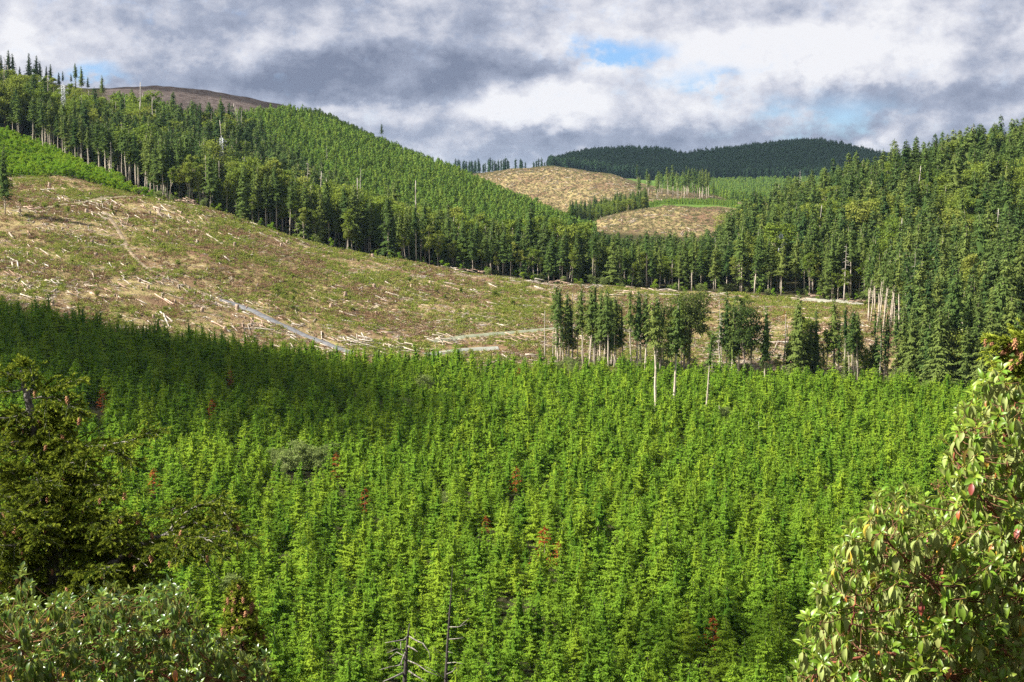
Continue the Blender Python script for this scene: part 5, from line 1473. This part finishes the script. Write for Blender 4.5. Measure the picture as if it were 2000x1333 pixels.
def near_fir(seed, label, trunk, r0, r1, branches, cone_share, ncone=290, name='near_fir', tone=0.0):
    """trunk: pixels and depth; branches: (list of (px, py, depth), radius, bare) with twigs, shoots, needles and cones"""
    g = np.random.default_rng(seed)
    tp = np.array([PD(*p_) for p_ in trunk])
    root = np.array([tp[0][0], tp[0][1], float(ground(tp[0][0], tp[0][1]))])
    r = thing(name, label, 'fir tree', root)
    tp = np.vstack([root - [0, 0, .3], tp])
    k_ = np.arange(len(tp)); tt = np.linspace(0, len(tp) - 1, len(tp) * 5)
    sm = np.stack([np.interp(tt, k_, tp[:, c_]) for c_ in range(3)], 1)
    ker = np.hanning(7); ker /= ker.sum(); sm = np.stack([np.convolve(np.pad(sm[:, c_], 3, 'edge'), ker, 'valid') for c_ in range(3)], 1)
    sm[1:-1] += g.normal(0, .008, (len(sm) - 2, 3))
    ge = Geo(); ge.add(*tube(sm - root, np.interp(np.linspace(0, 1, len(sm)), [0, .3, 1], [r0, r0 * .8, r1]), 9)); obj('trunk', ge.mesh('trunk', [M['firbark']], True), r)
    SP, SD, SL, ST_ = [], [], [], []
    cones, tw = [], Geo()
    def shoots(path, lead, fresh):
        """needle bearing axes along a twig"""
        n = len(path)
        for i_ in range(n - 1):
            a_, b_ = path[i_], path[i_ + 1]
            SP.append(a_); SD.append(norm(b_ - a_)); SL.append(np.linalg.norm(b_ - a_)); ST_.append(.25 + fresh)
            dv = norm(b_ - a_)
            for s_ in (-1, 1):
                if g.random() < .78:
                    lat = norm(np.cross(dv, [0, 0, 1.0])) * s_
                    sd = norm(dv * .75 + lat * g.uniform(.5, .9) + np.array([0, 0, g.normal(.10, .28)]))
                    SP.append(a_ + (b_ - a_) * g.random()); SD.append(sd); SL.append(g.uniform(.035, .075)); ST_.append(.42 + fresh + g.normal(0, .14))
                    if g.random() < cone_share:
                        cones.append(SP[-1] + sd * SL[-1] * .8)
        SP.append(path[-1]); SD.append(norm(path[-1] - path[-2])); SL.append(.05); ST_.append(.80 + fresh)
    for pp, rb, bare in branches:
        pts = np.array([PD(*p_) for p_ in pp])
        n = max(8, int(np.linalg.norm(np.diff(pts, axis=0), axis=1).sum() / .055))
        tt = np.linspace(0, len(pts) - 1, n)
        bp_ = np.stack([np.interp(tt, np.arange(len(pts)), pts[:, c_]) for c_ in range(3)], 1)
        if n > 9:
            kr = np.hanning(5); kr /= kr.sum(); bp_ = np.stack([np.convolve(np.pad(bp_[:, c_], 2, 'edge'), kr, 'valid') for c_ in range(3)], 1)
        bp_[1:] += g.normal(0, .007, (n - 1, 3))
        ge = Geo(); ge.add(*tube(bp_ - root, np.linspace(rb, .004, n), 6)); obj('branch', ge.mesh('branch', [M['firtwig'] if rb < .03 else M['firbark']], True), r)
        if bare:
            continue
        bl = np.linalg.norm(np.diff(bp_, axis=0), axis=1).sum()
        for i_ in range(max(1, int(n * (.22 if rb < .03 else .45))), n):
            f = i_ / n
            dv = norm(bp_[i_] - bp_[i_ - 1])
            for s_ in (-1, 1, 0):
                if g.random() > (.96 if s_ else .60):
                    continue
                lat = norm(np.cross(dv, [0, 0, 1.0]) + 1e-4) * s_
                L = min(.40, .34 * bl + .06) * (1.08 - .75 * f) * g.uniform(.55, 1.2)
                d0_ = norm(dv * .62 + lat * .75 + np.array([0, 0, g.normal(-.10 if s_ else .35, .26)]))
                m_ = max(3, int(L / .045))
                pth = bp_[i_] + d0_ * (np.linspace(0, L, m_)[:, None]) + np.array([0, 0, -1.0]) * (np.linspace(0, 1, m_)[:, None] ** 2 * L * g.uniform(-.05, .45))
                tw.add(*tube(pth - root, np.linspace(.0042, .0018, m_), 3, False))
                shoots(pth, dv, g.normal(0, .08) + tone)
    SPa, SDa, SLa, STa = np.array(SP), np.array(SD), np.array(SL), np.array(ST_)
    per = np.maximum(6, (SLa / .0036).astype(int)); tot = per.sum()
    ix = np.repeat(np.arange(len(SPa)), per)
    f = g.random(tot)
    p = SPa[ix] + SDa[ix] * (SLa[ix] * f)[:, None]
    rad = norm(np.cross(SDa[ix], norm(g.normal(0, 1, (tot, 3)))))
    a_ = norm(SDa[ix] * .75 + rad * .8 + [0, 0, .12]); b_ = norm(np.cross(a_, g.normal(0, 1, (tot, 3))))
    l_ = g.uniform(.020, .031, tot); w_ = .0034
    V = np.stack([p - b_ * w_, p + b_ * w_, p + a_ * l_[:, None]], 1).reshape(-1, 3) - root
    ge = Geo(); ge.add(V, None, np.arange(tot * 3).reshape(-1, 3), tint=np.clip(STa[ix] * .72 + f * .30 + g.normal(0, .05, tot) - .07, 0, 1))
    for rot_ in (0, 1):                                # the dense needles close along each shoot
        sv = norm(np.cross(SDa, [0.2, .1, 1.0])); sv = sv if rot_ == 0 else np.cross(SDa, sv)
        v, q = kites(SPa - root, SDa, sv, SLa + .018, .0085); ge.add(v, q, tint=np.clip(STa * .72 - .04, 0, 1))
    obj('needles', ge.mesh('needles', [M['needle']]), r, kind='stuff')
    obj('twig', tw.mesh('twig', [M['firtwig']]), r, kind='stuff')
    if cones:
        ca = np.array(cones); px, py, dep = project(ca)
        vis = np.nonzero((px > 0) & (px < 2000) & (py > 0) & (py < 1333))[0]
        g.shuffle(vis)
        for i_ in vis[:ncone]:
            o = obj('cone', CONES[int(g.integers(0, 2))], r); o.location = ca[i_] - root; o.rotation_euler = (g.normal(0, .2), g.normal(0, .2), g.uniform(0, 6)); s_ = g.uniform(.8, 1.2); o.scale = (s_, s_, s_)
    return r, len(per), tot

g_ = np.random.default_rng(5)
D0 = 16.0
TR = [(170, 2050, 16.2), (150, 1500, 16.2), (128, 1250, 16.1), (108, 1080, 16.0), (95, 985, 16.0), (80, 905, 16.0), (74, 850, 16.0), (56, 790, 16.0), (45, 745, 16.0), (42, 722, 16.0)]
BRS = [([(112, 1175, 16.0), (160, 1140, 15.8), (215, 1105, 15.6), (260, 1072, 15.4), (330, 1040, 15.2), (400, 1015, 15.1), (440, 1005, 15.0)], .058, False),
       ([(330, 1040, 15.2), (360, 1000, 15.1), (400, 985, 15.0), (432, 978, 15.0)], .012, False), ([(380, 1020, 15.1), (430, 1035, 14.9), (490, 1052, 14.7)], .012, False), ([(360, 1028, 15.2), (382, 1070, 15.0), (408, 1105, 14.9), (432, 1135, 14.8)], .011, True),
       ([(300, 1052, 15.3), (275, 1020, 15.2), (255, 1012, 15.1)], .010, False), ([(290, 1058, 15.3), (320, 1068, 15.0), (350, 1092, 14.9)], .009, False), ([(350, 1030, 15.2), (352, 1070, 15.1), (356, 1105, 15.0)], .006, True), ([(250, 1080, 15.4), (275, 1095, 15.1), (290, 1108, 15.0)], .006, True),
       ([(340, 1035, 15.2), (330, 1000, 15.0), (345, 985, 14.9)], .010, False), ([(410, 1012, 15.1), (440, 1000, 14.8), (455, 1020, 14.7)], .010, False), ([(300, 1050, 15.3), (340, 1075, 14.8), (380, 1060, 14.6)], .010, False), ([(260, 1072, 15.4), (230, 1050, 15.1), (215, 1045, 15.0)], .010, False), ([(320, 1045, 15.2), (390, 1050, 14.6), (440, 1070, 14.3)], .010, False),
       ([(44, 745, 16), (20, 732, 15.9), (-15, 722, 15.8)], .010, False), ([(47, 762, 16), (95, 758, 15.9), (155, 742, 15.7)], .010, False), ([(52, 778, 16), (100, 776, 15.8), (130, 790, 15.7), (152, 800, 15.6)], .011, False), ([(48, 760, 16), (-10, 770, 15.9), (-60, 768, 15.8)], .011, False),
       ([(42, 728, 16), (60, 722, 15.9), (66, 742, 15.8)], .006, False), ([(42, 722, 16), (43, 712, 16), (44, 706, 16)], .005, False), ([(60, 800, 16), (30, 815, 15.8), (-30, 815, 15.7)], .012, False), ([(72, 838, 16), (115, 828, 15.9), (160, 808, 15.7)], .011, False),
       ([(78, 872, 16), (130, 873, 15.8), (190, 872, 15.6), (250, 862, 15.4), (302, 845, 15.3)], .016, False), ([(190, 872, 15.6), (230, 885, 15.4), (262, 902, 15.3)], .008, False), ([(80, 885, 16), (140, 905, 15.6), (175, 895, 15.4)], .011, False), ([(75, 868, 16), (40, 862, 15.8), (8, 868, 15.8)], .010, True),
       ([(76, 880, 16), (0, 880, 15.6), (-60, 870, 15.4)], .014, False), ([(82, 915, 16), (10, 925, 15.6), (-60, 920, 15.4)], .014, False), ([(86, 935, 16), (150, 950, 15.7), (215, 945, 15.4)], .014, False), ([(90, 965, 16), (160, 985, 15.5), (225, 965, 15.2)], .014, False),
       ([(92, 980, 16), (20, 1000, 15.5), (-50, 1005, 15.2)], .016, False), ([(98, 1010, 16), (170, 1025, 15.4), (240, 1008, 15.0)], .015, False), ([(102, 1040, 16), (30, 1065, 15.5), (-60, 1070, 15.2)], .018, False), ([(105, 1065, 16), (180, 1075, 15.6), (250, 1050, 15.3)], .015, False),
       ([(110, 1100, 16), (40, 1125, 15.6), (-40, 1118, 15.3)], .022, False), ([(115, 1130, 16), (170, 1150, 15.3), (230, 1150, 15.0)], .016, False), ([(118, 1160, 16), (50, 1180, 15.4), (-30, 1185, 15.0)], .018, False)]
for q in range(150):
    f = g_.random() ** .85; py = 800 + f * 460
    tx = float(np.interp(py, [p_[1] for p_ in TR[::-1]], [p_[0] for p_ in TR[::-1]]))
    az = g_.uniform(0, 6.28) if q % 4 else g_.uniform(-.7, .7); L = (80 + 215 * f) * g_.uniform(.35, 1.05)
    ex, dz_ = math.cos(az) * L, math.sin(az) * L / 172
    BRS.append(([(tx, py, 16.0), (tx + ex * .5, py + g_.uniform(-6, 14), 16 + dz_ * .5), (tx + ex, py + g_.uniform(-22, 16), 16 + dz_)], .008 + .008 * f, False))
near_fir(61, 'old dark fir hung with brown cones, its top bent, in the lower left', TR, .16, .007, BRS, .055)
TR2 = [(492, 1900, 14.6), (486, 1500, 14.6), (478, 1330, 14.5), (472, 1250, 14.5), (468, 1190, 14.5), (464, 1152, 14.5)]
BR2 = []
for q in range(30):
    f = q / 30; py = 1158 + f * 200; L = (10 + 62 * f) * g_.uniform(.6, 1.1); az = q * 2.4; tx = np.interp(py, [1152, 1330, 1500], [464, 478, 486])
    BR2.append(([(tx, py, 14.5), (tx + math.cos(az) * L * .6, py - 4, 14.5 + math.sin(az) * L / 330), (tx + math.cos(az) * L, py - 14, 14.5 + math.sin(az) * L / 190)], .006, False))
near_fir(62, 'slim fir top crowded with brown cones beside the low madrone', TR2, .05, .005, BR2, .085, 150, tone=.12)
TR3 = [(2330, 1900, 11.5), (2320, 1400, 11.5), (2300, 900, 11.4), (2290, 600, 11.4), (2285, 300, 11.4)]
BR3 = [([(2296, 800, 11.4), (2150, 745, 11.2), (2040, 700, 11.0), (1985, 680, 10.9), (1958, 664, 10.9)], .022, False), ([(2298, 850, 11.4), (2120, 790, 11.2), (2020, 742, 11.1), (1985, 718, 11.0)], .018, False), ([(2295, 760, 11.4), (2140, 690, 11.6), (2030, 665, 11.6), (1996, 655, 11.6)], .016, False)]
near_fir(63, 'tip of a fir branch with red cones reaching in above the large madrone', TR3, .12, .06, BR3, .08, 120, tone=.2)

# ---- the two dark dead trees at the bottom
def near_snag(label, trunk, r0, r1, branches):
    tp = np.array([PD(*p_) for p_ in trunk]); root = np.array([tp[0][0], tp[0][1], float(ground(tp[0][0], tp[0][1]))])
    r = thing('burnt_dead_tree', label, 'dead tree', root, None)
    tp = np.vstack([root - [0, 0, .5], tp])
    ge = Geo(); ge.add(*tube(tp - root, np.concatenate([[r0 * 1.3], np.linspace(r0, r1, len(tp) - 1)]), 8)); obj('trunk', ge.mesh('trunk', [M['burnt']], True), r)
    for pp, rb in branches:
        pts = np.array([PD(*p_) for p_ in pp]); ge = Geo(); ge.add(*tube(pts - root, np.linspace(rb, rb * .35, len(pts)), 5)); obj('branch', ge.mesh('branch', [M['firtwig']], True), r)
near_snag('dark broken dead tree with crooked grey branches at the bottom edge', [(784, 1500, 52), (788, 1380, 52), (791, 1320, 52), (795, 1260, 52), (798, 1232, 52), (800, 1218, 52)], .125, .012,
          [([(796, 1243, 52), (789, 1250, 51.8), (772, 1253, 51.5), (752, 1256, 51.3)], .035), ([(799, 1243, 52), (812, 1251, 51.7), (826, 1257, 51.4), (838, 1274, 51.2), (841, 1292, 51.2)], .032), ([(783, 1254, 51.7), (783, 1266, 51.6), (790, 1278, 51.8)], .025), ([(796, 1262, 52), (808, 1268, 51.6), (816, 1274, 51.4)], .04),
           ([(792, 1270, 52), (775, 1268, 51.6), (755, 1276, 51.3)], .024), ([(790, 1282, 52), (775, 1274, 52.4), (760, 1286, 52.6)], .02), ([(789, 1285, 52), (780, 1300, 51.5), (762, 1303, 51.3), (741, 1309, 51)], .03), ([(791, 1275, 52), (784, 1293, 51.6), (785, 1310, 51.6)], .024), ([(796, 1290, 52), (815, 1298, 51.5), (835, 1312, 51.2), (860, 1322, 51)], .03),
           ([(787, 1315, 52), (770, 1323, 51.5), (748, 1332, 51.2)], .05), ([(797, 1310, 52), (815, 1322, 51.5), (832, 1332, 51.2)], .035)])
near_snag('thin dark dead spire with short lichened twigs at the bottom edge', [(866, 1500, 56), (869, 1380, 56), (871, 1320, 56), (874, 1260, 56), (878, 1200, 56), (881, 1160, 56), (884, 1104, 56)], .10, .006,
          [([(877, 1225, 56), (895, 1225, 55.6), (912, 1219, 55.4)], .024), ([(900, 1222, 55.5), (910, 1213, 55.3), (916, 1208, 55.2)], .014), ([(876, 1249, 56), (890, 1248, 55.6), (905, 1246, 55.4)], .022), ([(874, 1273, 56), (885, 1276, 55.7)], .02), ([(872, 1296, 56), (888, 1294, 55.6), (905, 1297, 55.3)], .024),
           ([(871, 1318, 56), (884, 1312, 55.6), (890, 1303, 55.4)], .022), ([(873, 1288, 56), (858, 1275, 55.5), (846, 1264, 55.3)], .016), ([(871, 1328, 56), (855, 1315, 55.5), (830, 1302, 55.2)], .022), ([(879, 1196, 56), (872, 1200, 55.8)], .012)])

# ------------------------------------------------------------------ labels: what each thing looks like and where it stands
ORD = ['', 'second ', 'third ', 'fourth ', 'fifth ', 'sixth ', 'seventh ', 'eighth ', 'ninth ', 'tenth ', 'eleventh ', 'twelfth ', 'thirteenth ', 'fourteenth ', 'fifteenth ', 'sixteenth ', 'seventeenth ', 'eighteenth ', 'nineteenth ', 'twentieth ']
LOOK = {'spire': 'full crowned conifer', 'mid': 'conifer with a bare lower stem', 'pole': 'tall bare stemmed conifer', 'thin': 'thin ragged conifer', 'alder': 'slender pale stemmed broadleaf', 'round': 'round leafy tree', 'maple': 'broad dark maple', 'snag': 'bare dead trunk'}
def spot(marks, px):
    """the part of a row a column falls in, named by what stands there"""
    for lim, text in marks:
        if px < lim:
            return text
    return marks[-1][1]
EDGE = [(400, 'above the reddish heap on the crest'), (480, 'behind the crest of the clearing'), (545, 'before the dense dark round tree'), (620, 'just past the dense dark round tree'), (700, 'above the steepest run of the slope'), (780, 'below the bright hill plantation'),
        (860, 'just short of the pale edge heap'), (960, 'behind the long reddish heap'), (1050, 'below the foot of the round hill'), (1120, 'above the first stems of the grove'), (1200, 'above the densest part of the grove'), (1290, 'below the near bare mound'),
        (1380, 'above the broad maple'), (1460, 'above the smaller maple'), (1530, 'below the pylon on the steep slope'), (1610, 'behind the stack of long logs'), (1680, 'behind the grey landing'), (9999, 'above the leaning stems')]
GRV = [(1075, 'at the open end of the grove'), (1125, 'among the first stems of the grove'), (1185, 'before the bleached heap in the grove'), (1240, 'in the densest part of the grove'), (1300, 'behind the tall stem in the plantation'), (1365, 'beside the broad maple'), (1430, 'between the two maples'),
       (1490, 'beside the smaller maple'), (1545, 'beside the stem with a rusty stub'), (1600, 'around the dark pointed conifer in the grove'), (1660, 'below the grey landing'), (1720, 'below the leaning stems'), (1780, 'where the grove meets the forest'), (1850, 'at the dark foot of the slope'), (1920, 'above the crown of the madrone'), (9999, 'behind the reaching fir branch')]
def rank_text(items, key, frm):
    """give equal texts their order from one side"""
    by = {}
    for t in items:
        by.setdefault(t['text'], []).append(t)
    for text, v in by.items():
        v.sort(key=lambda t: t[key])
        n = len(v)
        for i_, t in enumerate(v):
            if n == 1:
                lab = text
            else:
                a_, b_ = i_, n - 1 - i_
                if a_ <= b_:
                    w_, f_ = ORD[min(a_, 19)] + ('leftmost' if a_ == 0 else 'from left'), ''
                else:
                    w_, f_ = ORD[min(b_, 19)] + ('rightmost' if b_ == 0 else 'from right'), ''
                lab = f'{w_} {text}' if a_ == 0 or b_ == 0 else f'{text}, {w_}'
                if len(lab.split()) > 16:
                    lab = lab.replace('a bare lower stem', 'bare stem').replace('conifer with bare stem', 'half bare conifer').replace(' in the ', ' in ').replace(' above the ', ' above ').replace(' behind the ', ' behind ')
            t['o']['label'] = lab[0] + lab[1:]
for t in TREES + THINGS:
    b_, kd = t.get('base'), t.get('kd')
    if t.get('label'):
        t['o']['label'] = t['label']; continue
    if b_ is None:
        continue
    px, py = t['px'], t['py']
    tall = 'tall ' if t.get('h', 0) > 31 else ''
    if b_ == 'edge':
        t['text'] = f"{LOOK[kd]} {spot(EDGE, px)}"
    elif b_ == 'leftpole':
        t['text'] = f"{LOOK[kd]} behind the saplings {spot([(70, 'at the picture rim'), (120, 'below the first pylon'), (170, 'past the first pylon'), (220, 'above the bleached heap'), (9999, 'near the reddish log stack')], px)}"
    elif b_ == 'grove':
        t['text'] = f"{LOOK[kd]} {spot(GRV, px)}"
    elif b_ == 'lonestem':
        t['text'] = f"slender bare stem rising out of the plantation {spot([(1300, 'nearest the dense grove'), (1340, 'below the broad maple'), (9999, 'below the smaller maple')], px)}"
    elif b_ == 'stub':
        t['text'] = f"broken grey stub among young firs {spot([(1100, 'in the open middle'), (1380, 'between two tall stems'), (1430, 'past the tall stems'), (1470, 'below the smaller maple'), (9999, 'farthest along the row of stubs')], px)}"
    elif b_ == 'leaning':
        t['text'] = 'leaning pale stem at the end of the clearing'
    elif b_ == 'skyline':
        t['text'] = f"{'large ' if t['h'] > 25 else 'small ' if t['h'] < 17 else ''}conifer against the sky over the leafy hill crest"
    elif b_ == 'hillsnag':
        t['text'] = f"pale dead tree {spot([(150, 'beside the first pylon'), (310, 'in the leafy upper wood'), (400, 'below the dark hilltop clearing'), (425, 'next to the second pylon'), (450, 'just behind the second pylon'), (520, 'past the second pylon'), (600, 'above the dense round tree'), (9999, 'under the bright hill plantation')], px)}"
    elif b_ == 'slopesnag':
        t['text'] = f"pale dead tree on the steep slope {spot([(1600, 'near its skyline'), (1680, 'above the landing'), (1770, 'above the leaning stems'), (1810, 'in its darkest part'), (9999, 'toward the picture rim')], px)}"
    elif b_ == 'right':
        hgt = spot([(400, 'on its skyline'), (500, 'on its upper part'), (600, 'halfway up'), (9999, 'on its lower part')], py)
        t['text'] = f"full conifer on the slope {hgt} {spot([(1560, 'near the pylon'), (1640, 'past the pylon'), (1720, 'above the landing'), (1800, 'above the leaning stems'), (1880, 'above the dark foot'), (9999, 'toward the rim')], px)}"
    elif b_ == 'farrow':
        t['text'] = f"{'tall ' if t['h'] > 25 else 'short ' if t['h'] < 20 else ''}distant conifer in the line beyond the dome {spot([(905, 'at its start'), (945, 'before its gap'), (985, 'past its gap'), (1025, 'over the dome top'), (9999, 'at its far end')], px)}"
    elif b_ == 'domegrove':
        t['text'] = f"distant thin conifer in the {'larger' if px > 1302 else 'smaller'} clump on the brown dome"
    elif b_ == 'young':
        big = 'large ' if t['h'] > 8.9 else 'small ' if t['h'] < 7.2 else ''
        rowt = 'at the bottom edge' if py > 1330 else 'in the lowest rows' if py > 1230 else 'in the nearer rows'
        t['text'] = f"{big}young fir {rowt} {spot([(420, 'beside the low madrone'), (560, 'past the slim cone laden fir'), (680, 'before the broken dead tree'), (780, 'next to the broken dead tree'), (880, 'between the two dead trees'), (1000, 'just past the dead spire'), (1120, 'below the orange red sapling'), (1260, 'past the orange red sapling'), (1400, 'below the dry grass patch'), (1530, 'short of the large madrone'), (9999, 'against the large madrone')], px)}"
    elif b_ == 'willow':
        t['text'] = f"grey green willow bush {spot([(500, 'under the near fir branch'), (680, 'in the pale clump left of centre'), (860, 'near the plantation rim'), (1000, 'alone in the lower middle'), (1200, 'below the grove'), (1600, 'near the grey stubs'), (9999, 'at the forest foot')], px)}"
    elif b_ == 'log':
        z_ = spot([(130, 'at the slope by the picture rim'), (260, 'beside the skid trail'), (360, 'below the crest track'), (450, 'above the gravel road bend'), (560, 'over the gravel road'), (680, 'past the gravel road'), (800, 'in the middle hollow'), (940, 'before the long reddish heap'), (1080, 'short of the grove'), (1250, 'behind the dense grove'), (1420, 'behind the maples'), (9999, 'below the landing')], px)
        t['text'] = f"{t['ln']} {t['tone']} log {z_}"
    elif b_ == 'stump':
        t['text'] = f"cut stump {spot([(150, 'near the picture rim'), (300, 'beside the skid trail'), (430, 'above the road bend'), (600, 'by the gravel road'), (800, 'in the middle hollow'), (1050, 'short of the grove'), (9999, 'behind the grove')], px)}"
    elif b_ == 'stake':
        t['text'] = f"upright dead stake {spot([(130, 'high by the track'), (200, 'alone above the skid trail'), (300, 'beside the skid trail'), (450, 'near the crest'), (530, 'at the road bend'), (600, 'below the gravel road'), (9999, 'at the plantation rim')], px)}"
rank_text([t for t in TREES + THINGS if t.get('text')], 'px', 'left')
